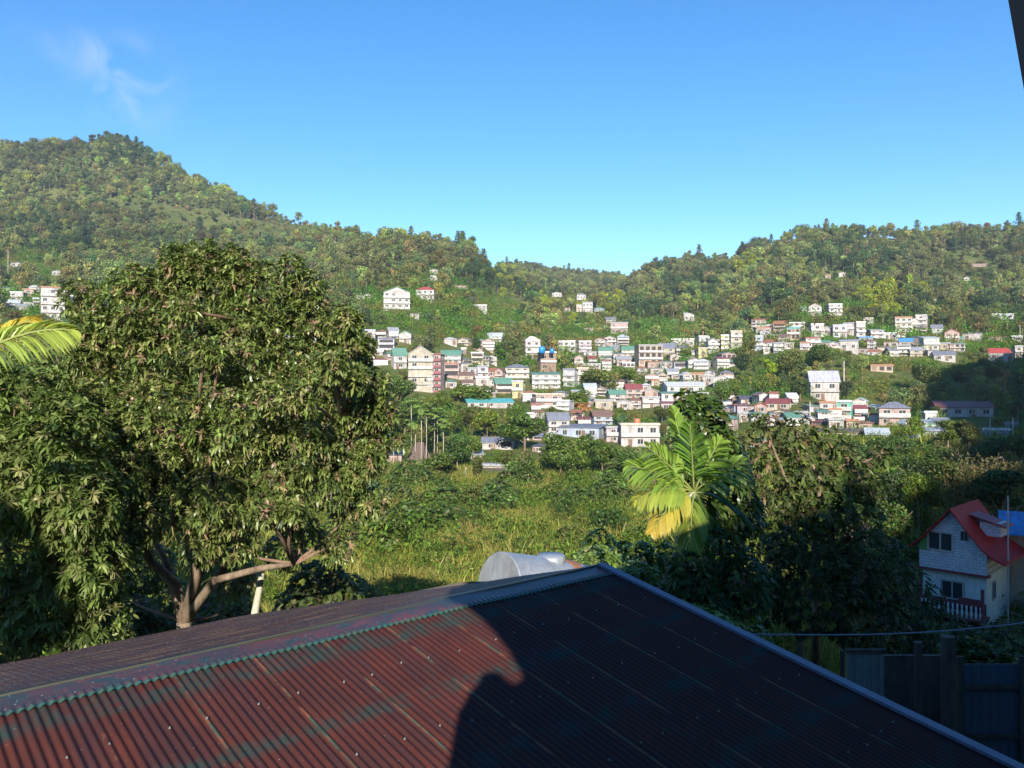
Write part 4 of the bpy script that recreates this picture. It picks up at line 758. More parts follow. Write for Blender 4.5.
T_ = '''
364 300 20 6 white grey gable 1|white low house with grey roof, left of the blue roofed house on the upper slope|
395 309 26 22 white teal gable 3|white house with blue gabled roof high on the grassy slope|b
425 300 18 14 white red hip 2|white house under a bright red roof, right of the blue roofed one|b
434 274 9 5 white grey gable 1|tiny white house uphill of the bright red roofed one, the left of two|
433 281 7 5 white white flat 1|tiny white hut just below another tiny white one, above the red roof|
461 289 13 4 pink rust shed 1|long low pinkish shed on the upper slope right of the red roof|
478 308 18 3 white white flat 1|thin white wall-like shed on the upper grassy slope|
413 318 9 5 white grey shed 1|small white shed just under the blue roofed house|
368 345 10 15 white lavender flat 2|narrow white house at the right edge of the great tree|
352 350 20 12 beige grey gable 2|beige house half hidden by the great tree, grey roof|
361 357 22 13 white silver shed 2|white house with pale sloping roof and dark porch beside the great tree|v
369 363 8 9 maroon maroon flat 2|maroon balcony house poking out of the great tree|b
386 350 16 13 lavender slate shed 2|lavender house with slate roof left of the cream apartment block|v
405 343 12 12 white teal gable 2|white house with teal gable just above the cream apartment block|
398 369 13 21 white green side 2|white house on stilts attached left of the cream apartment block|s
419 392 24 46 cream white gable 5|tall cream five-storey apartment block with white gable|m
430 393 6 39 lavender grey flat 6|slim lavender strip building between cream block and pink tower|v
438 393 8 39 pink maroon flat 6|tall pink tower with maroon balconies, right of the cream block|bp
451 364 20 14 white green side 2|white house with green roof just right of the maroon balconied tower top|
462 354 5 6 white white flat 1|tiny white cube house above the green roofed one|
451 378 15 15 pink rust flat 2|pink house right of the maroon balconied tower, mid height|v
450 389 11 10 white green hip 1|shed under a bright green rounded roof at the foot of the pink tower|
463 372 7 9 white dark flat 1|small white house with dark roof right of the pink block|
466 381 14 9 beige brown side 1|beige house with brown roof above the green shrubs|
471 378 9 10 grey grey flat 2|grey boxy house in the row above the green shrubs|
481 379 11 13 lavender grey flat 2|lavender boxy house in the row above the shrubs|
491 377 10 9 pink rust side 1|pink house with rusty red roof behind the row|
500 381 8 13 pink maroon gable 2|narrow pink house with maroon gable in the crowded row|
481 387 14 10 white white flat 1|low white house below the lavender one|
493 390 10 12 white grey gable 2|white gabled house stepping down right of the low white one|
449 345 13 8 white white hip 1|small pale house with rounded roof alone above the apartment block|
493 350 13 5 white brown shed 1|low white wall house by the dark tree left of the stacked white house|
517 378 24 14 cream slate hip 2|cream and pink house with slate roof top in the crowded centre|b
503 394 18 16 tan green side 2|tan house with dark porch and grey green roof in the centre|v
519 399 11 18 yellow lavender flat 2|pale yellow two-storey house at the lower edge of the crowd|
532 359 15 23 white white hip 3|stacked white three-storey house with white hip roof|b
547 372 16 20 brown white flat 2|brown block house with pink front beneath the blue tanks|
546 389 28 17 white green shed 3|long white banded building with green grey roof in the centre|b
547 408 26 14 pink cream flat 2|pinkish building below the long white banded one|b
488 408 46 9 white turquoise side 1|long low hall with turquoise roof above the lime tree|
568 352 18 11 white white flat 2|bright white house right of the blue tanks|
579 369 9 14 pink grey gable 2|narrow pink house below the bright white one|
592 369 20 5 white silver flat 1|long low white shed right of the narrow pink house|
571 387 12 18 grey slate flat 3|grey white three-storey house, left one of a joined pair|
583 387 11 19 cream cream flat 3|cream three-storey house, right one of a joined pair|b
592 356 20 4 white grey flat 1|row of low white sheds high in the centre|
609 362 14 6 white slate hip 1|small white house with blue grey roof in the centre slope|
558 433 21 20 white slate side 2|white two-storey house with slate roof beside the round dark green tree|
553 446 10 13 white grey flat 1|small white lower house at the foot of the round dark green tree|
584 439 42 13 blue slate shed 1|long bluish white row house with slate roof over bright trees|
602 425 19 14 blue brown side 2|blue grey two-storey house with brown roof above the long row|
613 443 14 16 mauve grey flat 2|mauve house joining the long row and the big white block|
641 448 38 24 white cream flat 2|big plain white concrete block left of the palm|m
605 410 17 10 cream grey flat 1|wide cream house left of the green roofed white one|
592 402 8 6 white white flat 1|tiny white house left of the wide cream one|
617 402 16 12 white green side 2|white house under a dark green roof left of the maroon roofs|
626 410 16 10 white lavender gable 1|white gabled house just below the dark green roof|
634 398 16 14 pink maroon side 2|pink house with long maroon roof behind the palm tops|
647 392 10 9 white white hip 1|small white house with bell shaped roof right of the maroon roof|
652 398 13 9 pink white gable 1|bright pink gabled house in the crowd left of the metal hall|
651 408 17 11 white grey flat 2|white house with dark window bands left of the metal hall|
686 393 38 11 silver white side 1|long pale metal hall, widest roof above the palm|
677 401 30 9 white green shed 1|long green roofed hall directly in front of the pale metal hall|
672 411 20 9 mauve maroon shed 1|pinkish low house with thin maroon roof above the palm|
692 407 12 10 cream grey gable 1|cream pink house right behind the palm tips|
655 386 8 6 beige rust flat 1|small beige house with rusty roof at the left end of the metal hall|
650 366 24 21 tan grey flat 3|unfinished tan concrete frame building with open storeys|f
668 357 16 14 cream slate side 2|cream house with slate roof right behind the unfinished frame|
684 348 23 9 white white flat 1|long flat white house above the unfinished frame|
655 368 14 7 pink rust shed 1|pinkish low house in front of the unfinished frame|
669 368 13 7 white grey shed 1|low white house, second in the row before the unfinished frame|
681 369 13 8 grey brown shed 1|open grey carport with brown roof in the row|v
695 368 13 10 white grey gable 2|white and yellow two-storey house ending the row|b
687 384 9 12 white white gable 2|narrow white gabled house above the metal hall|
698 383 13 10 tan rust flat 1|tan framed open house beside the narrow white gable|f
711 385 11 9 white grey flat 1|small white house right of the tan framed one|
723 387 14 12 white pink_ gable 2|white and pink house at the right end above the metal hall|b
704 348 11 12 grey white flat 2|grey white house on the upper middle road, left of the narrow white one|b
713 353 10 15 white grey gable 3|narrow white tall house on the upper middle road|
703 358 9 10 yellow cream flat 1|pale yellow house stepping down below the upper middle road|
721 350 7 10 grey grey flat 2|slim grey house between the narrow white and yellow balconied ones|
728 349 10 14 yellow white flat 3|yellow balconied house beside the big beige wall|b
737 348 11 17 cream cream flat 3|tall cream house, rightmost of the upper middle group|
760 350 8 14 blue lavender flat 3|slim bluish white house alone in trees above the lime tree|
769 352 6 4 white white flat 1|tiny white shed beside the slim bluish house|
750 404 18 8 white dark side 1|white house with long dark teal roof behind the olive tree|
739 403 7 7 pink rust hip 1|small house with rusty orange roof at the left of the dark teal one|
747 414 16 11 mauve brown hip 1|house under a wide faded maroon brown roof|
764 414 12 11 pink red gable 1|house with vivid red gable above the olive tree|
782 410 22 11 cream maroon side 1|long house with dark red roof right of the vivid red gable|
729 432 20 18 pink green hip 2|two-storey house under a pale green hip roof right of the palm|
746 422 9 9 white grey flat 1|small white house right of the pale green hip roof|
758 421 13 8 grey green shed 1|house with faded green roof behind the olive tree|
776 422 11 9 white grey gable 1|white gabled house glimpsed above the olive tree|
804 416 12 4 white grey flat 1|thin white shed left of the white houses by the pole|
748 456 26 9 cream grey flat 1|cream house glimpsed through the olive tree low down|
733 443 12 8 white grey shed 1|white shed seen between the palm and the olive tree|
767 450 7 11 grey silver gable 1|grey narrow house glimpsed through the olive tree|
827 401 27 30 white lavender side 2|large white house with big blue grey roof standing alone by the tall pole|m
849 419 13 18 teal white flat 2|turquoise two-storey house below the large white one|b
832 410 22 8 white rust flat 1|low white house with salmon roof edge joined to the turquoise one|
813 425 7 9 white grey gable 1|small white gabled house left of the turquoise one|
839 430 14 11 white grey flat 1|white flat house just below the turquoise one|
853 430 11 10 tan rust flat 1|tan flat house below and right of the turquoise one|
867 430 13 8 pink rust shed 1|pink shed at the right end of the lower row|
848 441 48 10 cream brown shed 1|long cream building with brown roof, lowest of the right town|
882 444 20 15 white silver side 1|white house with light silver roof right of the long brown roof|
899 426 28 24 pink slate hip 2|pale pink two-storey house with mixed slate roof|
971 417 50 15 white maroon side 1|wide white house with dark red roof, half in the shadow of the hill|m
1000 442 22 13 blue white flat 1|bluish house with white parapet in the hill shadow|
935 441 14 12 blue lavender shed 1|small blue grey house among shaded trees|
1018 432 10 9 blue grey flat 1|small dim house at the right edge in the hill shadow|
836 316 13 12 white white flat 3|white tiered house above the row, by the yellow trees|b
817 317 12 14 white brown gable 2|white house with brown gable left of the tiered white one|b
806 313 10 7 grey slate side 1|dark grey low house in trees left of the brown gable|
818 337 12 13 white white flat 2|white boxy house, leftmost of the bright row|b
829 336 9 10 white white gable 1|white gabled house, second of the bright row|
841 338 13 13 lavender lavender flat 2|lavender house, middle of the bright row|
851 335 10 12 white grey flat 2|white grey house between the lavender and the tallest one|
861 337 9 15 white white flat 3|tallest white house in the bright row|
869 330 10 12 white cream flat 2|white house up behind the right end of the bright row|
866 341 14 4 blue blue flat 1|low shed covered with blue sheeting below the bright row|
852 353 17 14 white lavender shed 1|plain white house with lavender roof below the bright row|
796 340 12 12 tan turquoise flat 2|tan open house with turquoise roof at the left of the bright row|f
781 336 8 6 grey grey gable 1|small grey house left of the turquoise roofed one|
765 339 9 7 grey lavender flat 1|small grey lavender house deep in the trees|
790 348 9 6 white white shed 1|white shed below the turquoise roofed open house|
905 333 16 16 cream rust flat 3|cream three-storey house in the middle right group|b
915 329 7 11 white grey gable 2|narrow white house between cream and tall white ones|
924 329 10 14 white white flat 3|tall white house at the right end of the middle right group|b
891 340 12 7 white silver flat 1|low white house below the middle right group|
894 348 13 7 white rust shed 1|low white house with rusty roof beside the blue tarp|
909 348 12 10 beige blue side 1|hut covered with a bright blue tarp|
920 347 10 11 dark dark shed 1|dark roofed shack right of the blue tarp|
932 351 15 15 silver silver shed 2|silvery sheet metal shack on stilts|s
948 361 19 10 white slate side 1|white house with wide slate roof below the silvery shack|
954 344 13 15 pink magenta gable 2|pink house with magenta gable roof|
963 343 6 6 teal turquoise flat 1|tiny turquoise hut right of the magenta gable|
948 350 9 7 tan grey flat 1|tan low house below the magenta gable|
976 341 16 9 white slate shed 1|clean white shed with thin sloping roof on the right slope|
1000 341 17 5 brown rust shed 1|low rusty brown house on the right slope|
1020 342 9 6 grey white flat 1|grey low house at the right edge by a pole|
1001 361 21 13 white red side 1|white house with red roof near the right edge|
1012 362 8 8 white grey flat 1|small white annex right of the red roofed house|
1021 357 7 11 white grey flat 2|white house cut by the right edge|
998 321 9 7 white white flat 1|small white house high at right, left one of two|
1010 324 11 10 lavender white flat 2|lavender white house high at right, right one of two|
937 303 6 4 white white gable 1|tiny white hut alone below the brown trees|
962 320 4 3 white white flat 1|speck of a white hut above the magenta gable|
967 281 5 4 white white gable 1|tiny white hut high on the right hill|
960 279 3 3 white grey flat 1|speck of a hut left of the tiny hut high at right|
981 267 16 4 brown brown shed 1|long low brown shed highest on the right hill|
843 277 7 5 white white gable 1|tiny white house high above the yellow trees|
829 279 5 4 pink rust flat 1|tiny pink hut left of the white one above the yellow trees|
806 293 4 3 white white flat 1|speck of a white hut high left of the yellow trees|
883 372 21 7 tan rust flat 1|unfinished low tan frame on the right slope|f
557 297 10 5 white grey gable 1|small white house at the foot of the saddle, left|
581 300 9 7 white grey hip 1|white house with grey roof under the saddle|
567 312 6 4 white rust flat 1|tiny house half in trees under the saddle|
581 312 9 7 beige white flat 1|beige house left of the two-storey one under the saddle|
588 314 10 12 white slate flat 2|white two-storey house under the saddle|
599 312 10 5 blue teal hip 1|small light blue house under the saddle|
611 324 10 7 white slate side 1|white house with slate roof above the pinkish one, under the saddle|
620 334 17 13 pink white shed 2|large pinkish white house on the saddle slope|b
588 333 9 6 pink rust shed 1|small pink house left of the large pinkish one|
690 321 10 8 white white gable 1|white house alone high in the middle|
686 317 4 4 white grey flat 1|tiny white annex left of the lone white house|
49 321 21 34 white rust flat 4|big white building with unfinished orange top at far left|m
70 303 17 14 grey brown shed 2|grey annex with brown roofs joined to the big white building|v
27 298 10 9 pink rust flat 2|small reddish white house left of the big white building|
16 301 12 9 white white flat 2|white house second from the left edge|
6 292 12 5 white blue shed 1|house with blue roof at the far left edge|
27 308 10 7 white grey shed 1|low white house just below the reddish one at far left|
55 276 9 6 grey slate gable 1|small grey house above the big white building|
15 267 13 5 white grey gable 1|small pale house highest at far left|
10 337 10 5 white white shed 1|white shed low at the left edge behind the palm frond|
243 340 10 9 white white gable 1|white house glimpsed through the top of the great tree, left of three|
290 345 12 10 white grey flat 1|white house glimpsed through the great tree, middle of three|
311 347 14 10 white lavender gable 1|white house glimpsed through the great tree, right of three|
491 450 17 12 white slate side 1|white house with grey green roof among trees above the field|
507 450 13 11 white grey flat 1|open white porch house right of the slate roofed one|v
475 461 10 10 white grey side 1|grey roofed low house left below the trees|
495 478 30 13 tan grey flat 1|old concrete shack at the edge of the field|v
372 471 14 11 white grey shed 1|pale shed between the great tree and the dark hut|
392 468 18 15 pink dark shed 1|dark roofed shed with a pink wall left of the steep brown hut|s
540 453 12 9 white dark hip 1|white house with dark roof right of the round green tree|
'''
for row in T_.strip().split('\n'):
    a, lab, ex = row.split('|'); p = a.split(); rc = p[5]
    if rc == 'pink_': rc = 'lavender'
    if rc in ('cream', 'tan', 'pink'): RC.setdefault(rc, WC[rc])
    w_, h_ = float(p[2]), float(p[3]); nm = 'house'
    if 'shed' in lab.split(',')[0].split() : nm = 'shed'
    elif 'hut' in lab.split() : nm = 'hut'
    elif 'block' in lab.split()[:4] or 'building' in lab.split()[:4] or 'tower' in lab.split()[:3]: nm = 'apartment_building' if int(p[7]) > 3 else 'building'
    elif 'hall' in lab.split(): nm = 'hall_building'
    ex = ex.strip()
    house(float(p[0]), float(p[1]), w_, h_, p[4], rc, p[6], int(p[7]), lab.strip(), rz=R(random.Random(row).uniform(-16, 16)) if 'm' not in ex else R(4), name=nm, extra=ex, group='hillside town houses')
# the small fill of the town: sheds and little houses nothing tells apart
AREAS = [(462,372,522,398,9),(600,384,706,412,10),(722,402,795,426,8),(642,350,735,386,9),(806,408,884,440,9),(345,336,402,368,5),(862,334,962,358,8),(525,392,612,442,8),(756,330,872,352,7),(575,345,632,372,6),(446,342,500,366,4),(890,418,945,446,4),(8,294,40,312,3)]
rh_ = random.Random(5); AREAS = [(a_, b_, c_, d_, int(n_*2.1)) for a_, b_, c_, d_, n_ in AREAS]
for (x0_, y0_, x1_, y1_, n_) in AREAS:
    for _ in range(n_*14):
        if n_ <= 0: break
        
        px_, pb_ = rh_.uniform(x0_, x1_), rh_.uniform(y0_, y1_); w_, h_ = rh_.uniform(7.5, 15), rh_.uniform(6, 12)
        cov = sum(max(0, min(px_+w_/2, q[0]+q[2]/2)-max(px_-w_/2, q[0]-q[2]/2))*max(0, min(pb_, q[1])-max(pb_-h_, q[1]-q[3])) for q in HOUSES if q[3] < 70)/(w_*h_)
        if cov > .45: continue
        wc_ = rh_.choice(['white', 'white', 'white', 'cream', 'grey', 'pink', 'beige', 'mauve', 'lavender']); rc_ = rh_.choice(['grey', 'rust', 'silver', 'slate', 'maroon', 'green', 'brown', 'white']); n_ -= 1
        house(px_, pb_, w_, h_, wc_, rc_, rh_.choice(['shed', 'gable', 'side', 'flat', 'hip']), 1 if h_ < 7.5 else (2 if h_ < 10.5 else 3), 'small %s house with %s roof squeezed among the larger houses of the town' % (wc_, rc_), rz=R(rh_.uniform(-22, 22)), extra=rh_.choice(['', '', 'v', 'f', 'b', 'b']), name='small_house', group='small %s houses with %s roofs in the town' % (wc_, rc_))
# steep thatched hut
x0, D = hit(418, 466); k = D/F; t_ = thing('hut', (x0, D+2.5, (384-466)/F*D), 'steep dark brown roofed hut on a pale base between slender palms', 'hut', None, .2); HOUSES.append((418, 466, 22, 22, D))
m = MB(); m.box((0, 0, -.3), (24*k, 5, 6*k+2)); m.build('base', SLAB, t_); m = MB(); a = 12*k; z0, z1 = 5*k, 23*k
m.add([(-a, -3, z0), (a, -3, z0), (a, 3, z0), (-a, 3, z0), (-a*.35, 0, z1), (a*.35, 0, z1)], [(0,1,5,4), (1,2,5), (2,3,4,5), (3,0,4), (0,3,2,1)]); m.build('roof', plain('old brown thatch', (.13, .085, .075), .95, .5), t_)
# blue tanks and tarps, poles, steps
def tank(px, py, rpx, lab, c='blue tank plastic', rgb=(.02, .22, .60), grp=None, D=None):
    D = D or hit(px, 372)[1]-3; p = pt(px, py, D); m = MB(); r = rpx/F*D; m.tube([(0,0,-r), (0,0,r*.8), (0,0,r*1.05), (0,0,r*1.15)], [r, r, r*.75, r*.25], 14)
    tag(m.build('water_tank', plain(c, rgb, .4, .1), None, loc=p, smooth=True), lab, 'water tank', grp)
tank(542, 350, 3.2, 'larger blue water tank on the brown block, left of two', grp='blue water tanks'); tank(552, 351, 2.2, 'smaller blue water tank on the brown block, right of two', grp='blue water tanks')
tank(83, 298, 3.6, 'blue water tank at the right end of the grey annex, far left', D=hit(70, 303)[1]-1); tank(637, 422, 3.4, 'orange rusty water tank on the big plain white block', 'rusty tank', (.42, .14, .07), D=hit(641, 448)[1]+3)
def pole(px, pyb, pyt, lab, r=.13, arm=True, D=None, m_=None):
    x0, D0 = hit(px, pyb); D = D or D0; x0 = (px-512)/F*D; z0 = g1(x0, D); zt = (384-pyt)/F*D; t_ = thing('utility_pole', (x0, D, z0), lab, 'pole', 'utility poles')
    q = MB(); q.tube([(0,0,-.5), (0,0,zt-z0)], [r, r*.7], 8); q.build('shaft', m_ or SLAB, t_)
    if arm: q = MB(); q.box((0, 0, zt-z0-.6), (1.6, .1, .1)); q.build('crossarm', M_BARK, t_)
pole(844, 389, 361, 'tall pale pole right beside the large white house', .2, False); pole(1020, 342, 325, 'pole by the grey house at the right edge'); pole(609, 318, 303, 'thin pole under the saddle'); pole(8, 277, 250, 'pale pole above the houses at far left')
pole(1013, 452, 418, 'pale curved-arm lamp pole in the hill shadow at right', .12, True, 150); pole(990, 452, 418, 'thin pole left of the lamp pole in the hill shadow', .1, True, 150); pole(810, 424, 402, 'pale pole left of the turquoise house'); pole(728, 402, 385, 'pole with crossarm above the pale green hip roof')
pole(466, 480, 467, 'short pale fence post left in the field edge', .09, False); pole(536, 482, 470, 'short white fence post right in the field edge', .09, False)
def stone_mat():
    m, t, b = nt('whitewashed stone'); co = N(t, 'ShaderNodeTexCoord').outputs['Object']; mp = N(t, 'ShaderNodeMapping'); mp.inputs['Rotation'].default_value = (R(90), 0, 0); t.links.new(co, mp.inputs['Vector'])
    k = N(t, 'ShaderNodeTexBrick'); t.links.new(mp.outputs[0], k.inputs['Vector']); k.inputs['Scale'].default_value = 1.0; k.inputs['Brick Width'].default_value = .42; k.inputs['Row Height'].default_value = .2; k.inputs['Mortar Size'].default_value = .022
    k.inputs['Color1'].default_value = (.64, .63, .68, 1); k.inputs['Color2'].default_value = (.55, .54, .60, 1); k.inputs['Mortar'].default_value = (.36, .35, .40, 1)
    t.links.new(mix(t, noise(t, co, 2.5, 4, .6, .45, .75), k.outputs['Color'], (.36, .34, .38)), b.inputs['Base Color']); b.inputs['Roughness'].default_value = .9; return m
# ------------------------------------------------------------------ the red gabled house on the right, in shade
D = 55.0; k = D/F; loc = pt(954, 611, D); RH = thing('red_gabled_house', loc, 'two-storey white house with steep red gabled roof and a balustraded balcony, in shade at right', 'house', None, -R(45))
HOUSES.append((962, 618, 88, 118, 50))
wW = 4.0; dD = 5.2; zf = 2.75; ze = 4.4; za = 7.15; lowz = -2.5
whitew = plain('white house plaster', (.72, .75, .72), .8, .35, (.2, .2, .2), 1); stone = stone_mat(); redr = plain('red painted roof', (.40, .022, .02), .6, .25, (.16, .02, .02), 1.5, spec=.15); mar = plain('maroon paint', (.24, .05, .055), .6, .2)  # whitew is the wall's own white with grey dirt
m = MB(); m.box((0, dD/2, (zf+lowz)/2), (wW, dD, zf-lowz)); m.build('lower_wall', whitew, RH)
m = MB(); m.prism([(-wW/2-.12, zf), (wW/2+.12, zf), (wW/2+.12, ze-.25), (2.0, za-2.68), (1.0, za-1.5), (0, za-.18), (-1.0, za-1.36), (-2.0, za-2.5), (-wW/2-.12, ze-.1)], -.35, dD); m.build('upper_wall', stone, RH)
m = MB(); m.box((0, -.2, zf), (wW+.5, .5, .16)); m.build('floor_band', mar, RH)
m = MB()
sec = [(0, za), (1.0, za-1.35), (2.0, za-2.55), (2.75, za-3.1), (3.3, za-3.3)]
def roofside(s, pr):
    q = MB(); n = len(pr)
    top = [(s*x, z) for x, z in pr]; bot = [(s*x, z-.11) for x, z in pr]
    P = top+bot[::-1]; V1 = [(x, -.95, z) for x, z in P]+[(x, dD+.4, z) for x, z in P]; L_ = len(P)
    fs = []
    for i in range(L_): j = (i+1) % L_; fs.append((i, j, j+L_, i+L_))
    for i in range(n-1): fs.append((i, i+1, L_-2-i, L_-1-i)); fs.append((i+L_, L_-1-i+L_, L_-2-i+L_, i+1+L_))
    q.add(V1, fs); return q
roofside(1, sec).build('roof', redr, RH); roofside(-1, [(0, za), (1.0, za-1.2), (2.0, za-2.35), (2.7, za-2.95)]).build('roof', redr, RH)
m = MB(); m.box((1.75, 2.6, za-1.55), (1.3, 1.5, .95)); dm = m.build('dormer', stone, RH)
m = MB(); m.add([(.5, 1.6, za-.7), (.5, 3.6, za-.7), (2.75, 3.6, za-1.35), (2.75, 1.6, za-1.35), (.5, 1.6, za-.6), (.5, 3.6, za-.6), (2.75, 3.6, za-1.25), (2.75, 1.6, za-1.25)], [(0,3,2,1), (4,5,6,7), (0,1,5,4), (1,2,6,5), (2,3,7,6), (3,0,4,7)]); m.build('dormer_roof', plain('faded red roof', (.32, .05, .06), .55, .3), dm)
link('window', window_mesh(0), RH, (-.75, -.38, 4.75), 0, (1.7, .1, 1.35)); link('window', window_mesh(0), RH, (.75, -.38, 5.3), 0, (.5, .1, .7)); link('window', window_mesh(0), RH, (-.1, -.03, 1.45), 0, (1.5, .1, 1.3)); link('window', window_mesh(0), RH, (wW/2+.02, 1.6, 1.5), math.pi/2, (.8, .1, 1.3))
m = MB(); m.add([(-wW/2-.1, -.37, 4.0), (-1.4, -.37, 4.0), (-1.4, -.37, 5.6), (-wW/2-.1, -.37, 4.6)], [(0, 1, 2, 3)]); m.add([(-wW/2-.1, -.30, 4.0), (-1.4, -.30, 4.0), (-1.4, -.30, 5.6), (-wW/2-.1, -.30, 4.6)], [(3, 2, 1, 0)]); m.build('gable_panel', plain('bright green panel', (.10, .34, .07), .6, .2), RH)
m = MB(); m.box((.2, -.75, -.02), (wW*1.0, 1.5, .14)); bal = m.build('balcony', mar, RH)
m = MB(); m.box((.2, -1.45, .98), (wW, .14, .12)); m.build('handrail', mar, bal)
m = MB(); m.box((1.4, -1.4, 1.2), (1.5, .05, .35)); m.build('lattice', mar, bal)
m = MB(); m.box((0, -.03, .42), (wW*.98, .05, .8)); m.build('balcony_shade_sheet', plain('balcony recess shade', (.07, .02, .025), .8, .2), bal)  # flat dark sheet standing in for the shaded recess behind the balusters
bl = MB(); bl.tube([(0,0,.05), (0,0,.2), (0,0,.4), (0,0,.62), (0,0,.92)], [.09, .055, .10, .05, .075], 8); bm_ = mesh('baluster', bl.v, bl.f, whitew, smooth=True)
for i in range(14): link('baluster', bm_, bal, (.2-wW/2+.18+i*(wW-.36)/13, -1.45, 0))
for s in (-1, 1): m = MB(); m.box((.2+s*(wW/2-.08), -1.42, .2+lowz/2), (.18, .18, 3.8+abs(lowz))); m.build('corner_post', mar, RH)
# its blue roofed neighbour
p = pt(1022, 600, 57); t_ = thing('neighbour_house', p, 'house under a blue metal roof cut by the right edge beside the red gabled one', 'house', None, -R(30)); HOUSES.append((1018, 600, 20, 80, 52))
m = MB(); m.box((.6, 2, 1.2), (3.2, 4, 7.5)); m.build('wall', wallm('tan'), t_); m = MB(); m.add([(-1.4, -.5, 4.6), (2.8, -.5, 4.6), (2.8, 2.2, 5.9), (-1.4, 2.2, 5.9), (-1.4, -.5, 4.7), (2.8, -.5, 4.7), (2.8, 2.2, 6.0), (-1.4, 2.2, 6.0)], [(0,3,2,1), (4,5,6,7), (0,1,5,4), (1,2,6,5), (2,3,7,6), (3,0,4,7)]); m.build('roof', roofm('blue'), t_)
q = MB(); q.tube([(0,0,-2), (0,0,6.9)], [.06, .05], 8); p2 = pt(1008, 600, 53); o = q.build('metal_pole', plain('grey pole', (.4, .42, .46), .5), None, loc=p2); tag(o, 'slim grey pole at the corner of the red gabled house', 'pole')
# ------------------------------------------------------------------ single trees of the middle distance
HR = np.array(HOUSES)
MATS2 = [M_LEAF, M_BARK]
def place(px, pyb, D=None):
    if D is None: x0, D = hit(px, pyb)
    else: x0 = (px-512)/F*D
    return x0, D, g1(x0, D)
PROTO = {}
def proto(kind, i):
    k = (kind, i)
    if k not in PROTO:
        sd = hash(kind) % 7+i*13+3 if False else (len(kind)*5+i*13+3)
        spec = {'round': (3.4, 8, 11, 3400, .42, .28), 'tall': (2.4, 9, 12, 3000, .42, .30), 'bush': (2.6, 4.2, 8, 2200, .40, .12), 'feathery': (2.4, 7, 14, 2400, .36, .2), 'wide': (4.6, 8, 14, 4200, .46, .30)}[kind]
        R_, H, nl, n, s, low = spec
        PROTO[k] = (tree_mesh('crown', R_, H, nl, n, s, .65, low, (.062, .098, .02), seed=sd, var=.38, alt=(.14, .12, .05), altp=.07, m=M_LEAF), trunk_mesh('trunk', H, .17 if kind != 'bush' else .08, sd, low, 5, R_), H, R_)
    return PROTO[k]
def dtree(name, label, px, pyb, hpx, kind, i=0, colr=(1, 1, 1), D=None, wide=1.0, group=None, rz=None):
    x0, D, z = place(px, pyb, D); cr, tr, H, R_ = proto(kind, i); h = hpx/F*D; s = h/H
    zt = (384-pyb+hpx)/F*D; zg = min(z, zt-h); t_ = thing(name, (x0, D, zg), label, 'tree' if 'bush' not in name else 'bush', group, rz if rz is not None else random.uniform(0, 6.28)); s2 = s*wide
    a = link('trunk', tr, t_, scale=(s2, s2, (zt-zg)/H)); b = link('crown', cr, t_, (0, 0, zt-zg-h), scale=(s2, s2, s)); b.color = (*colr, 1); a.color = (1, 1, 1, 1)
    HTREES.append((px, D)); return t_
HTREES = []
LIME = (2.3, 2.1, 1.0); BR = (1.6, 1.6, 1.0); DK = (.62, .72, .8); YL = (3.0, 2.3, .8); BRN = (2.2, 1.35, 1.6); OLV = (1.4, 1.15, 1.1)
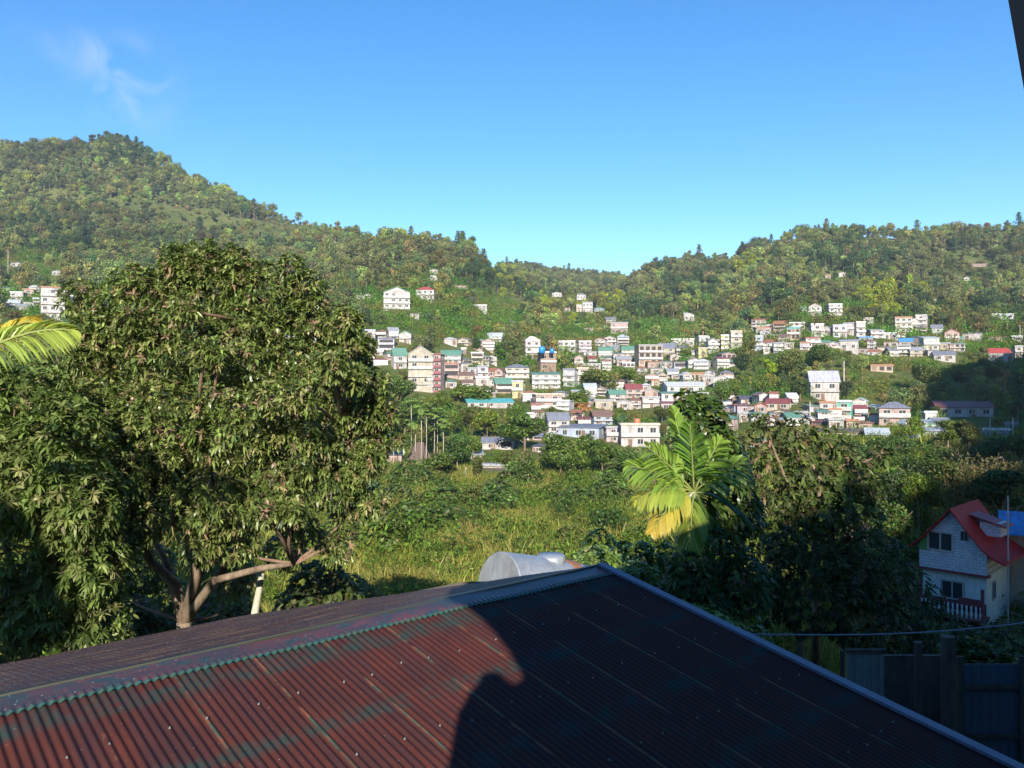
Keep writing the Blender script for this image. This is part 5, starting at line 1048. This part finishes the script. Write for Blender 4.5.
TR = [('round_tree', 'big round deep green tree at the lower centre of the town', 524, 455, 48, 'round', 0, (1.05, 1.25, .9), 1.35),
 ('lime_tree', 'bright lime green tree left of the big round one', 487, 440, 30, 'bush', 0, LIME, 1.0), ('broadleaf_tree', 'dark green tree right beside the slender palms', 458, 474, 42, 'round', 1, (.9, 1.15, 1), 1.0),
 ('broadleaf_tree', 'bushy tree between the slender palms and the lime tree', 473, 462, 30, 'round', 0, BR, 1.0), ('broadleaf_tree', 'tree in front of the white slate roofed house above the field', 508, 478, 28, 'feathery', 0, OLV, 1.0),
 ('broadleaf_tree', 'leftmost tree of the thicket at the far end of the field', 560, 482, 50, 'round', 1, (1.15, 1.3, .9), 1.0), ('broadleaf_tree', 'pale green tree in the thicket, second from its left end', 580, 480, 46, 'round', 2, (1.3, 1.45, .9), 1.05),
 ('broadleaf_tree', 'tallest tree of the thicket at the far end of the field', 603, 484, 46, 'tall', 0, (1.1, 1.25, .9), 1.3), ('broadleaf_tree', 'dark tree of the thicket directly left of the palm', 628, 488, 44, 'round', 0, (.9, 1.1, .9), 1.1), ('broadleaf_tree', 'low tree in front of the thicket, left of the palm', 606, 505, 34, 'bush', 1, (1, 1.2, .9), 1.1),
 ('broadleaf_tree', 'small tree in front of the old concrete shack', 530, 490, 34, 'feathery', 1, (1, 1.15, .9), 1.0), ('broadleaf_tree', 'pale young tree just right of the old shack', 545, 470, 24, 'tall', 1, OLV, 1.0),
 ('tree', 'green bushy tree against the foot of the cream apartment block', 400, 410, 34, 'round', 2, (1.2, 1.35, .9), 1.2), ('tree', 'bushy tree right of the great tree below the lavender house', 382, 402, 34, 'round', 0, (1.1, 1.2, .8), 1.2),
 ('tree', 'tree low between the great tree and the dark hut', 385, 452, 40, 'round', 1, (1.3, 1.2, .9), 1.1), ('tree', 'leafy tree behind the pale shed beside the great tree', 405, 438, 36, 'feathery', 2, (1.2, 1.2, .9), 1.2), ('bush', 'shrubby mound between pink tower and turquoise hall', 475, 404, 20, 'bush', 2, (1.6, 1.6, 1), 1.8), ('bush', 'shrubby mound right below the green roofed shed', 458, 402, 16, 'bush', 0, (1.5, 1.6, .9), 1.5),
 ('tree', 'bright yellow lime tree alone under the slim bluish house', 771, 388, 30, 'tall', 0, (3.2, 3.0, .8), 1.15), ('tree', 'lower half mate of the yellow lime tree, duller green', 762, 396, 22, 'round', 1, (1.6, 1.6, .9), 1.0),
 ('tree', 'very dark tree left of the yellow lime tree', 741, 378, 24, 'round', 2, (.35, .5, .7), 1.0), ('tree', 'dark tree above the right end of the metal hall', 733, 398, 22, 'round', 0, BR, 1.3),
 ('tree', 'shadowed tree left of the large white house', 800, 402, 26, 'round', 0, (.7, .8, .8), 1.1), ('tree', 'wide dark tree above the large white house', 818, 372, 28, 'wide', 0, (.9, 1.05, .8), 1.0), ('tree', 'wide olive tree below the bright row of houses', 790, 382, 30, 'wide', 1, OLV, 1.0), ('tree', 'olive tree above the wide white house in shadow', 925, 395, 30, 'wide', 0, (1.1, 1.0, .9), 1.0),
 ('tree', 'yellow green tree below the pale pink house', 913, 446, 30, 'round', 1, (1.9, 1.9, .9), 1.0), ('tree', 'tree with pale trunk before the wide white house', 947, 458, 38, 'tall', 1, (1.5, 1.4, .9), 1.4), ('tree', 'thin pale trunked tree at the centre of the wide white house', 970, 462, 44, 'tall', 0, OLV, 1.1),
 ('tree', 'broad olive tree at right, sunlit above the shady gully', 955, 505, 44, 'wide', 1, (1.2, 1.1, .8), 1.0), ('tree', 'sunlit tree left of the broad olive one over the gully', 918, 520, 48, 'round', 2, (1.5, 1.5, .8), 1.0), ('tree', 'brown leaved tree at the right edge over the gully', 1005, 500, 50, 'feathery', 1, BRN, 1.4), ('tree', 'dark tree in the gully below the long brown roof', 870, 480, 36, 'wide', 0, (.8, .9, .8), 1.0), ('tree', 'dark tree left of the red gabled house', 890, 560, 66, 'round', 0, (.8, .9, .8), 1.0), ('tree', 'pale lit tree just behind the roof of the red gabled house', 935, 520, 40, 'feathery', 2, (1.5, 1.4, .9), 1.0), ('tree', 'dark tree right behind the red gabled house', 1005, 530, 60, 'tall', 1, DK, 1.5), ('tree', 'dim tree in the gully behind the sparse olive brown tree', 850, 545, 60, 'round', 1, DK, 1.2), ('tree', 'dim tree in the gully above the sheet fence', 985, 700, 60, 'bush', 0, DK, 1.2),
 ('tree', 'olive tree below the long turquoise roofed hall', 470, 432, 26, 'wide', 0, OLV, 1.0), ('tree', 'green tree left of the lime tree under the turquoise hall', 452, 440, 30, 'round', 2, BR, 1.0), ('tree', 'yellowish tree over the slender palms', 432, 424, 28, 'round', 1, (1.8, 1.7, .9), 1.1), ('tree', 'bushy tree below the cream apartment block', 412, 424, 30, 'round', 0, (1.2, 1.4, .9), 1.3), ('tree', 'tree at the foot of the maroon balconied tower', 444, 410, 20, 'round', 1, BR, 1.2), ('tree', 'tall tree right of the turquoise hall', 516, 428, 24, 'round', 2, (1.4, 1.6, .9), 1.2), ('tree', 'leafy tree left of the dark hut', 392, 446, 34, 'tall', 1, (1.3, 1.3, .9), 1.3), ('tree', 'large leafy tree up against the great tree, below the lavender house', 372, 420, 42, 'wide', 0, (1.2, 1.3, .9), 1.1), ('tree', 'bushy tree at the left end of the field', 440, 482, 30, 'bush', 0, (1.2, 1.3, .9), 1.2),
 ('tree', 'small tree on the field edge left of the old shack', 478, 482, 26, 'feathery', 2, OLV, 1.0), ('tree', 'low tree right of the old shack', 520, 486, 24, 'bush', 1, (1.1, 1.25, .9), 1.4), ('tree', 'tree behind the old shack roof', 500, 468, 20, 'round', 0, BR, 1.2),
 ('tree', 'dark spreading tree right of the sparse olive brown tree', 885, 478, 38, 'wide', 1, (.8, .95, .9), 1.1), ('tree', 'dark round tree below the pale pink house', 900, 470, 34, 'round', 2, (.75, .9, .9), 1.2), ('tree', 'green tree below the light silver roofed house', 878, 462, 26, 'round', 1, (1.0, 1.1, .9), 1.2), ('tree', 'leafy tree between the small blue grey house and the bamboo', 935, 480, 40, 'round', 0, (.9, 1.0, .9), 1.2), ('tree', 'tree in the shaded gully left of the bamboo', 940, 500, 40, 'feathery', 0, (.7, .8, .9), 1.2), ('tree', 'thick tree in the gully over the white wall of shade', 910, 500, 44, 'round', 1, (.7, .8, .8), 1.2), ('tree', 'tree at the right edge over the lamp pole', 1015, 470, 36, 'round', 2, (.8, .9, .9), 1.2), ('tree', 'dark tree below the bluish house in the hill shadow', 995, 470, 32, 'wide', 0, (.8, .9, .9), 1.2), ('tree', 'low dark tree below the long brown roofed building', 850, 462, 28, 'round', 0, (.9, 1.0, .9), 1.3),
 ('gully_tree', 'yellowish olive tree upright over the gully, left of the red gabled house', 918, 550, 58, 'round', 2, (1.6, 1.5, .9), .8, 68), ('gully_tree', 'wide flat olive crowned tree above the red gabled house', 955, 530, 50, 'wide', 1, (1.5, 1.3, .9), .8, 78), ('gully_tree', 'dark tree filling the gully between the olive trees', 885, 530, 60, 'round', 1, (.45, .55, .5), .9, 82), ('gully_tree', 'tall dim tree in the gully right of the sparse olive brown one', 868, 540, 80, 'tall', 0, (.5, .6, .5), 1.2, 56), ('gully_tree', 'pale small tree against the left wall of the red gabled house', 905, 575, 44, 'feathery', 0, (1.5, 1.4, .9), 1.1, 60), ('gully_tree', 'dark tree directly above the blue roofed neighbour', 990, 520, 50, 'feathery', 1, (.8, .8, .8), 1.5, 70), ('gully_tree', 'dim tree above the ridge of the red gabled house', 965, 550, 50, 'round', 0, (.6, .7, .7), 1.1, 68), ('gully_tree', 'dark undergrowth tree left below the red gabled house', 885, 620, 70, 'round', 2, (.6, .7, .7), 1.0, 46), ('gully_tree', 'dim leafy tree at the upper end of the gully', 895, 480, 34, 'round', 0, (.8, .9, .8), 1.3, 112), ('gully_tree', 'dim tree at the upper end of the gully, right one', 925, 478, 30, 'wide', 0, (.9, 1.0, .8), 1.1, 120), ('gully_tree', 'green tree at the top of the gully behind the bamboo', 975, 480, 34, 'round', 1, (.9, 1.0, .8), 1.3, 116),  # darkest gully tints have the gully's shade put into the leaf colour
 ('tree', 'green tree between wide cream house and small gabled white house', 620, 425, 18, 'round', 1, BR, 1.1), ('tree', 'tree before the white house with dark window bands', 662, 424, 18, 'round', 2, OLV, 1.4), ('tree', 'tree right behind the palm top, below the metal hall', 708, 425, 34, 'round', 0, (1.2, 1.3, .8), 1.1), ('tree', 'tree between the palm and the pale green hip roof', 722, 410, 30, 'round', 2, (1.2, 1.4, .8), .9),
 ('tree', 'rounded brownish tree on the bare slope in the town centre', 600, 392, 22, 'bush', 1, OLV, 1.6), ('tree', 'green tree right of the joined pair of houses', 628, 388, 24, 'round', 0, BR, 1.2), ('tree', 'tree below the long white banded building', 580, 408, 18, 'bush', 2, BR, 1.5), ('tree', 'dark conical tree above the stacked white house row', 476, 360, 24, 'tall', 0, (.6, .8, .8), 1.0), ('tree', 'rounded green tree on the slope beside the dark conical one', 503, 362, 20, 'round', 1, (1.0, 1.4, .8), 1.3), ('tree', 'tree between bright white and stacked white houses', 564, 366, 16, 'round', 2, BR, 1.0), ('tree', 'tree between the long flat white house and its road', 686, 362, 16, 'round', 0, (1.6, 1.6, .9), 1.2)]
for (nm, lb, px, pyb, hp, kd, i, cc, wd, *dd_) in TR:
    Dm = {'gully': None}.get(nm); D = None
    if pyb > 500 and px > 700: D = {560: 50, 520: 66, 505: 74, 545: 42, 530: 64, 700: 20}.get(pyb, None)
    if px < 700: D = None
    if dd_: D = dd_[0]
    dtree(nm if nm != 'tree' else 'broadleaf_tree', lb, px, pyb, hp, kd, i, cc, D, wd)
rb = random.Random(9)
for i in range(44):
    px_ = rb.uniform(335, 640); pb_ = rb.uniform(484, 565); hp_ = (pb_-440)*rb.uniform(.20, .42)
    dtree('field_bush', 'green bush growing out of the tall grass of the field', px_, pb_, hp_, rb.choice(['bush', 'bush', 'feathery']), i % 3, rb.choice([(1, 1.15, .9), (1.3, 1.3, .9), (.8, 1, .9), (1.5, 1.3, 1.1)]), None, rb.uniform(1, 1.5), 'bushes in the field')
# slender palms
def slender_palm(px, pyb, pyt, lab, grp='slender palms by the dark hut', cc=(.16, .24, .05), n=9, tw=.09, L=2.0, name='slender_palm'):
    x0, D = hit(px, pyb); z = g1(x0, D); h = (384-pyt)/F*D-z; t_ = thing(name, (x0, D, z), lab, 'palm tree', grp); m = MB(); m.tube([(0,0,-.4), (.12,0,h*.5), (.05,0,h)], [tw, tw*.8, tw*.7], 7); m.build('trunk', M_PALEBARK, t_, smooth=True)
    Vs_, Fs_, Cs_ = [], [], []; b = 0
    for k in range(n):
        th = k*2.4; el = random.uniform(.1, 1.3); rk, v, f, c = frond((.05, 0, h), (math.cos(th), math.sin(th), el), L, .45, 12, L*.36, .26, cc, tuple(q*1.15 for q in cc), wfall=.7)
        Vs_.append(v); Fs_ += [tuple(i+b for i in q) for q in fixtri(f)]; Cs_.append(c); b += len(v)
    link('fronds', mesh('fronds', np.concatenate(Vs_), Fs_, M_LEAF, {'col': np.clip(np.concatenate(Cs_), 0, .7)}), t_)
for px, pyb, pyt, lb in [(415,466,424,'leftmost slender palm, rising from behind the dark hut'),(421,470,408,'tallest slender palm in front of the dark hut roof'),(426,468,414,'slender palm right of the tallest one before the dark hut'),(434,462,412,'slender palm just right of the dark hut'),(437,460,420,'short slender palm right of the dark hut'),(443,462,428,'rightmost slender palm, beside the dark green tree'),(411,452,404,'slender palm behind the dark hut, furthest back'),(393,474,438,'thin lone palm left of the dark hut')]: slender_palm(px, pyb, pyt, lb, L=2.9)
slender_palm(582, 424, 406, 'orange brown palm between the white slate roofed house and the blue grey one', None, (.32, .16, .05), 16, .2, 3.0, 'brown_palm')
# bamboo on the right
bm = []
for i in range(12):
    px = 955+i*6.5+random.uniform(-2, 2); x0 = (px-512)/F*72; z = g1(x0, 72); h = random.uniform(7, 11); m = MB(); m.tube([(0,0,-.3), (.1,0,h*.6), (random.uniform(-1,1),-.4,h)], [.05, .04, .012], 5); bmst = m
    t_ = thing('bamboo_stem', (x0, 72+random.uniform(-3, 3), z), 'thin leaning bamboo stem with brownish leaves at the right edge over the gully', 'bamboo', 'bamboo stems at right'); m.build('culm', M_TWIG, t_)
    n = 700; zz = rng.uniform(h*.2, h*.95, n); C = np.stack([rng.normal(0, .8, n), rng.normal(0, .8, n), zz], 1); v, f, c = leaf_quads(C, sphere_pts(n), .38, .25, np.array([[.13, .11, .045]])*np.exp(rng.normal(0, .3, (n, 1)))); link('leaves', mesh('leaves', v, f, M_LEAF, {'col': c}), t_)
# ------------------------------------------------------------------ hillside trees: the largest 240 as single objects, the rest as one wood
CT = [M_FOREST, bark('forest bark', (.16, .12, .09), (.3, .24, .18), 3)]
FK = []
def FT(i, *a, **k): FK.append(whole_tree('wood tree %d' % i, *a, **k))
base = (.062, .092, .024)
import functools
_wt = whole_tree
def whole_tree(*a, **k): k.setdefault('jit', .75); return _wt(*a, **k)
for i in range(4): FT(i, 3.2, 7.2, 9, 1000, .50, .22, base, 20+i, CT, alt=(.12, .12, .05), altp=.08)
for i in range(3): FT(4+i, 2.2, 9, 8, 800, .48, .34, base, 40+i, CT, alt=(.12, .12, .05), altp=.08)
for i in range(2): FT(7+i, 4.2, 8.5, 13, 1200, .55, .36, base, 60+i, CT, r=.2)
for i in range(2): FT(9+i, 2.1, 3.0, 6, 300, .6, .08, base, 80+i, CT, alt=(.13, .11, .05), altp=.15)
for i in range(2): FK.append(pine('wood pine %d' % i, 11.5, 3.0, 420, 90+i, CT))
FH = [7.2]*4+[9]*3+[8.5]*2+[3.0]*2+[11.5]*2; FRd = [3.2]*4+[2.2]*3+[4.2]*2+[2.1]*2+[3]*2
def ell(x, y, rows):
    o = np.zeros(len(x))
    for (cx, cy, rx, ry, s) in rows: o = np.maximum(o, s*(((x-cx)/rx)**2+((y-cy)/ry)**2 < 1))
    return o
BARE = [(60,200,40,8,.7),(150,215,40,10,.75),(230,228,50,9,.9),(300,232,26,8,.8),(330,250,20,7,.7),(720,262,20,6,.6),(790,250,26,7,.5),(880,245,30,6,.5),(990,232,26,6,.6),(960,262,30,8,.7),(600,296,30,6,.7),(680,305,24,7,.7),(500,312,30,20,.85),(440,325,60,16,.9),(405,312,40,14,.9),(470,300,30,14,.6),(35,272,45,16,.8),(660,335,34,14,.85),(700,330,24,10,.75),(640,360,20,20,.6),(985,347,34,10,.92),(900,380,50,20,.6),(870,395,30,14,.8),(890,360,40,12,.7),(850,312,20,8,.9),(560,340,60,10,.6),(600,345,60,10,.8),(620,392,24,16,.6),(270,232,40,12,.6),(180,222,50,14,.5),(690,375,40,10,.6),(470,420,50,16,.7),(455,430,20,12,.9),(940,370,40,14,.6),(500,395,60,10,.6),(380,235,30,10,.4)]
YEL = [(885,297,30,20,1),(770,362,10,16,1),(610,300,14,10,.7),(510,280,30,16,.6),(560,305,30,14,.5),(740,262,16,8,.4)]
BRW = [(905,268,34,22,.8),(360,262,26,18,.75),(300,215,60,10,.5),(700,270,30,16,.5),(940,290,30,16,.6),(140,185,50,14,.4),(560,275,50,12,.7),(630,280,30,10,.5),(830,290,30,10,.6),(60,265,40,10,.5),(1000,250,40,14,.5),(440,250,30,12,.4)]
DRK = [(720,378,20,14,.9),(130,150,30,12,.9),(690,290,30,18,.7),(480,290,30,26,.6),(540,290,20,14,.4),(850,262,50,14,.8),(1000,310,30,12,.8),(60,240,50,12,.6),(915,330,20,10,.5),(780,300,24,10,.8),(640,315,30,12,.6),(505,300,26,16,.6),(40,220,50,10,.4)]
NC = 90000
a = rng.uniform(-.80, .80, NC); D = np.sqrt(rng.uniform(105**2, 1330**2, NC)); x = a*D; z = ground(x, D); px = 512+F*a; py = 384-F*z/D
ridge = np.interp(px, [-200,0,115,200,300,400,470,500,560,615,660,700,800,900,1024,1200], [900,890,915,890,860,710,700,1220,1220,1170,880,870,820,820,800,800])
keep = (D < ridge+35)&~((px > 395)&(px < 640)&(D < 150))
nzv = np.sin(x*.045+2)*np.cos(D*.05)+.7*np.sin(x*.11+D*.07)+.5*np.sin(x*.021-D*.033)
dens = np.clip(.93-.25*(nzv < -.9), 0, 1); br_ = ell(px, py, BARE); dens = dens*(1-br_); town = (py > 330)&(py < 470)&(px > 340); dens = np.where(town, dens*.75, dens)
keep &= rng.random(NC) < dens
a, D, x, z, px, py, nzv, br_ = [q[keep] for q in (a, D, x, z, px, py, nzv, br_)]
kind = rng.choice(13, len(D), p=[.14,.14,.14,.14,.06,.06,.06,.06,.06,.06,.06,.01,.01]); sky_ = (D > ridge[keep]-40)
kind = np.where(sky_&(rng.random(len(D)) < .10)&(px > 300), rng.choice([11, 12], len(D)), kind); kind = np.where((br_ > .3)&(rng.random(len(D)) < .7), rng.choice([9, 10], len(D)), kind)
s = np.exp(rng.normal(-.04, .34, len(D))).clip(.4, 1.9)*np.where(D < 300, .56, np.where(D < 450, .78, 1.02)); H_ = np.array(FH)[kind]*s; R__ = np.array(FRd)[kind]*s
# spacing on a grid, bigger first
cell = 3.3+np.clip((D-150)/450, 0, 1)*1.4; order = np.argsort(-s); gx = np.floor(x/cell).astype(int); gy = np.floor(D/cell).astype(int); seen = set(); ok = np.zeros(len(D), bool)
for i in order:
    kk = (gx[i], gy[i])
    if kk in seen: continue
    seen.add(kk); ok[i] = True
# never in front of, or inside, a house
rp = R__/D*F; top = 384-F*(z+H_)/D
for (hx, hb, hw, hh, hd) in HR:
    inf = (np.abs(px-hx) < hw*.5+rp*.55)&(D < hd+7)&(D > hd*.55)&(top < hb-hh*.22)&(py > hb-hh)
    ok &= ~inf
for (tx, td) in HTREES: ok &= ~((np.abs(x-(tx-512)/F*td) < 2.6)&(np.abs(D-td) < 3))
a, D, x, z, px, py, kind, s, H_, nzv = [q[ok] for q in (a, D, x, z, px, py, kind, s, H_, nzv)]
n = len(D); pq = 512+F*a+rng.normal(0, 5, n); pr = py-8+rng.normal(0, 4, n)
tint = 1.75*np.exp(rng.normal(0, .24, (n, 1)))*np.array([[1.24, 1., 1.10]])*np.exp(rng.normal(0, .10, (n, 3))); rnd = rng.random(n)
tint *= (1+.28*np.sin(x*.018+1)*np.sin(D*.014+2)+.16*np.sin(x*.05-D*.04))[:, None]
tint *= np.where(rnd < .10, 1, 0)[:, None]*np.array([[.35, .25, 0]])+1.0*1; 
tint[(rnd > .13)&(rnd < .19)] *= np.array([1.35, 1.1, 1.35]); tint[(rnd > .24)&(rnd < .42)] *= np.array([.6, .75, .95])
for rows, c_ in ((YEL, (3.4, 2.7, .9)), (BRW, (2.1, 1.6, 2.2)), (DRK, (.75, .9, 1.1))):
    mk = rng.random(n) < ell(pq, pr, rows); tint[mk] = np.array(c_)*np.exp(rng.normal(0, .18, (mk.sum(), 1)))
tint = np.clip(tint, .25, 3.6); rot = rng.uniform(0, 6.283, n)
print('forest trees', n)
vis = (px > -5)&(px < 1029)&(py < 520)&~((px < 330)&(py > 275)); score = np.where(vis, H_/D, 0); big = np.argsort(-score)[:240]; isbig = np.zeros(n, bool); isbig[big] = True
LB = {0: 'round crowned green tree among the town houses or on the lower wooded slopes', 1: 'slender upright tree among the town houses or on the lower wooded slopes', 2: 'spreading flat topped tree on the lower wooded slopes', 3: 'low rounded bush on the lower grassy slopes', 4: 'pine on the lower slopes'}
fam = [0]*4+[1]*3+[2]*2+[3]*2+[4]*2; nmz = ['hillside_tree', 'slender_tree', 'spreading_tree', 'hillside_bush', 'pine_tree']
INDM = {}
for i in big:
    k = int(kind[i])
    if k not in INDM:
        me = FK[k].copy(); me.materials.clear(); me.materials.append(M_LEAF); me.materials.append(M_BARK); INDM[k] = me
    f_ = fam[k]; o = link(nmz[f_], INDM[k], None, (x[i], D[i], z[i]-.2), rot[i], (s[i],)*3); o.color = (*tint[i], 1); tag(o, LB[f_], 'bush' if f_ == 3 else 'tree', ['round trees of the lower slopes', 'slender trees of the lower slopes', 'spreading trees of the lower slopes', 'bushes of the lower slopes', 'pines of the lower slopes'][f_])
q = ~isbig; m_ = q.sum()
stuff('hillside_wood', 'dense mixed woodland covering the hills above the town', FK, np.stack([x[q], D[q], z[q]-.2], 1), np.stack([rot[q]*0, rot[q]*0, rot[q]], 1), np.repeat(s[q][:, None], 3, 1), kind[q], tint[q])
# ------------------------------------------------------------------ grass and scrub
def tuft(i, nb, h, w_, spread):
    r2 = np.random.default_rng(i); V_, F_ = [], []
    for k in range(nb):
        p = r2.normal(0, spread, 2); th = r2.uniform(0, 6.28); l = r2.uniform(.5, 1)*h; lean = r2.normal(0, .35*h, 2); wx, wy = w_*math.cos(th), w_*math.sin(th); b = len(V_)
        V_ += [(p[0]-wx, p[1]-wy, -.05), (p[0]+wx, p[1]+wy, -.05), (p[0]+lean[0]*.4+wx*.7, p[1]+lean[1]*.4+wy*.7, l*.6), (p[0]+lean[0]*.4-wx*.7, p[1]+lean[1]*.4-wy*.7, l*.6), (p[0]+lean[0]+wx*.1, p[1]+lean[1], l), (p[0]+lean[0]-wx*.1, p[1]+lean[1], l)]
        F_ += [(b, b+1, b+2, b+3), (b+3, b+2, b+4, b+5)]
    c = np.repeat(np.array([[.09, .115, .03]])*np.exp(r2.normal(0, .28, (nb, 1)))*np.array([[1, 1, 1]]), 6, 0); return mesh('tuft %d' % i, V_, F_, M_FOREST, {'col': np.concatenate([c, np.ones((len(c), 1))], 1)})
def weed(i, n, h, r, size):
    C = rng.normal(0, 1, (n, 3))*np.array([r, r, h*.3])+np.array([0, 0, h*.5]); C[:, 2] = np.abs(C[:, 2]); v, f, c = leaf_quads(C, unit(C+[0, 0, .4]), size, .45, np.array([[.07, .12, .022]])*np.exp(rng.normal(0, .35, (n, 1)))); return mesh('weed %d' % i, v, f, M_FOREST, {'col': c})
GK = [tuft(0, 26, .7, .018, .22), tuft(1, 22, 1.0, .022, .2), tuft(2, 30, .5, .016, .28), weed(0, 90, .8, .35, .16), weed(1, 120, 1.1, .45, .2), weed(2, 70, .5, .3, .13)]
n = 64000; a = rng.uniform(-.72, .72, n); D = 13+(160-13)*rng.random(n)**.8; x = a*D; z = ground(x, D); px = 512+F*a; PY = 384-F*z/D
kp = (~((px > 905)&(PY > 560)&(D < 56)&(D > 30)))&(rng.random(n) < np.where((px > 330)&(px < 720), 1, .5)); a, D, x, z, px = [q[kp] for q in (a, D, x, z, px)]; n = len(D)
nz1 = np.sin(x*.33+1)*np.cos(D*.21)+.6*np.sin(x*.8+D*.5)+.4*np.sin(x*.15-D*.1)
kind = rng.choice(6, n, p=[.34, .30, .24, .05, .03, .04]); kind = np.where((nz1 > .75)&(kind < 3)&(rng.random(n) < .6), kind+3, kind); s = np.exp(rng.normal(0, .25, n))*np.clip(D/45, .75, 1.7)
tint = 1.0*np.exp(rng.normal(0, .2, (n, 1)))*np.where(nz1[:, None] < -.25, np.array([[2.9, 2.0, 1.9]]), np.where(nz1[:, None] < .5, np.array([[2.1, 1.8, 1.1]]), np.array([[1.7, 1.6, 1.0]]))); rd = rng.random(n); tint[rd < .10] *= np.array([1.8, 1.1, 1.6])
pd = (np.abs(px-440) < 70)&(np.abs(D-105) < 25); tint[pd&(rd < .5)] = (3.3, 2.1, 2.6)
wd_ = kind >= 3; tint[wd_] = np.array([[1.15, 1.15, .85]])*np.exp(rng.normal(0, .22, (int(wd_.sum()), 1)))
tint = np.clip(tint, .2, 3.5); z0 = np.zeros(n)
stuff('field_grass', 'tall grass and weeds of the field and the banks below the roof', GK, np.stack([x, D, z], 1), np.stack([z0, z0, rng.uniform(0, 6.28, n)], 1), np.repeat(s[:, None], 3, 1), kind, tint)
n = 26000; a = rng.uniform(-.75, .75, n); D = np.sqrt(rng.uniform(118**2, 620**2, n)); x = a*D; z = ground(x, D); px = 512+F*a; py = 384-F*z/D
nz1 = np.sin(x*.1+1)*np.cos(D*.08)+.6*np.sin(x*.27+D*.2)
kind = rng.choice([3, 4, 5, 1], n); s = np.exp(rng.normal(0, .3, n))*np.clip(D/110, 1.4, 3.4); tint = np.exp(rng.normal(0, .2, (n, 1)))*np.where(nz1[:, None] < -.5, np.array([[2.1, 1.2, 1.3]]), np.where(nz1[:, None] < .4, np.array([[1.2, 1.3, .8]]), np.array([[.9, 1.35, .8]]))); tint = np.clip(tint, .2, 3.2); z0 = np.zeros(n)
ok = np.ones(n, bool); rp = .5*s/D*F
for (hx, hb, hw, hh, hd) in HR: ok &= ~((np.abs(px-hx) < hw*.5+rp*.4)&(D < hd+6)&(D > hd-9))
stuff('hillside_scrub', 'scrub and rough grass between the houses and trees of the slopes', GK, np.stack([x, D, z], 1)[ok], np.stack([z0, z0, rng.uniform(0, 6.28, n)], 1)[ok], np.repeat(s[:, None], 3, 1)[ok], kind[ok], tint[ok])
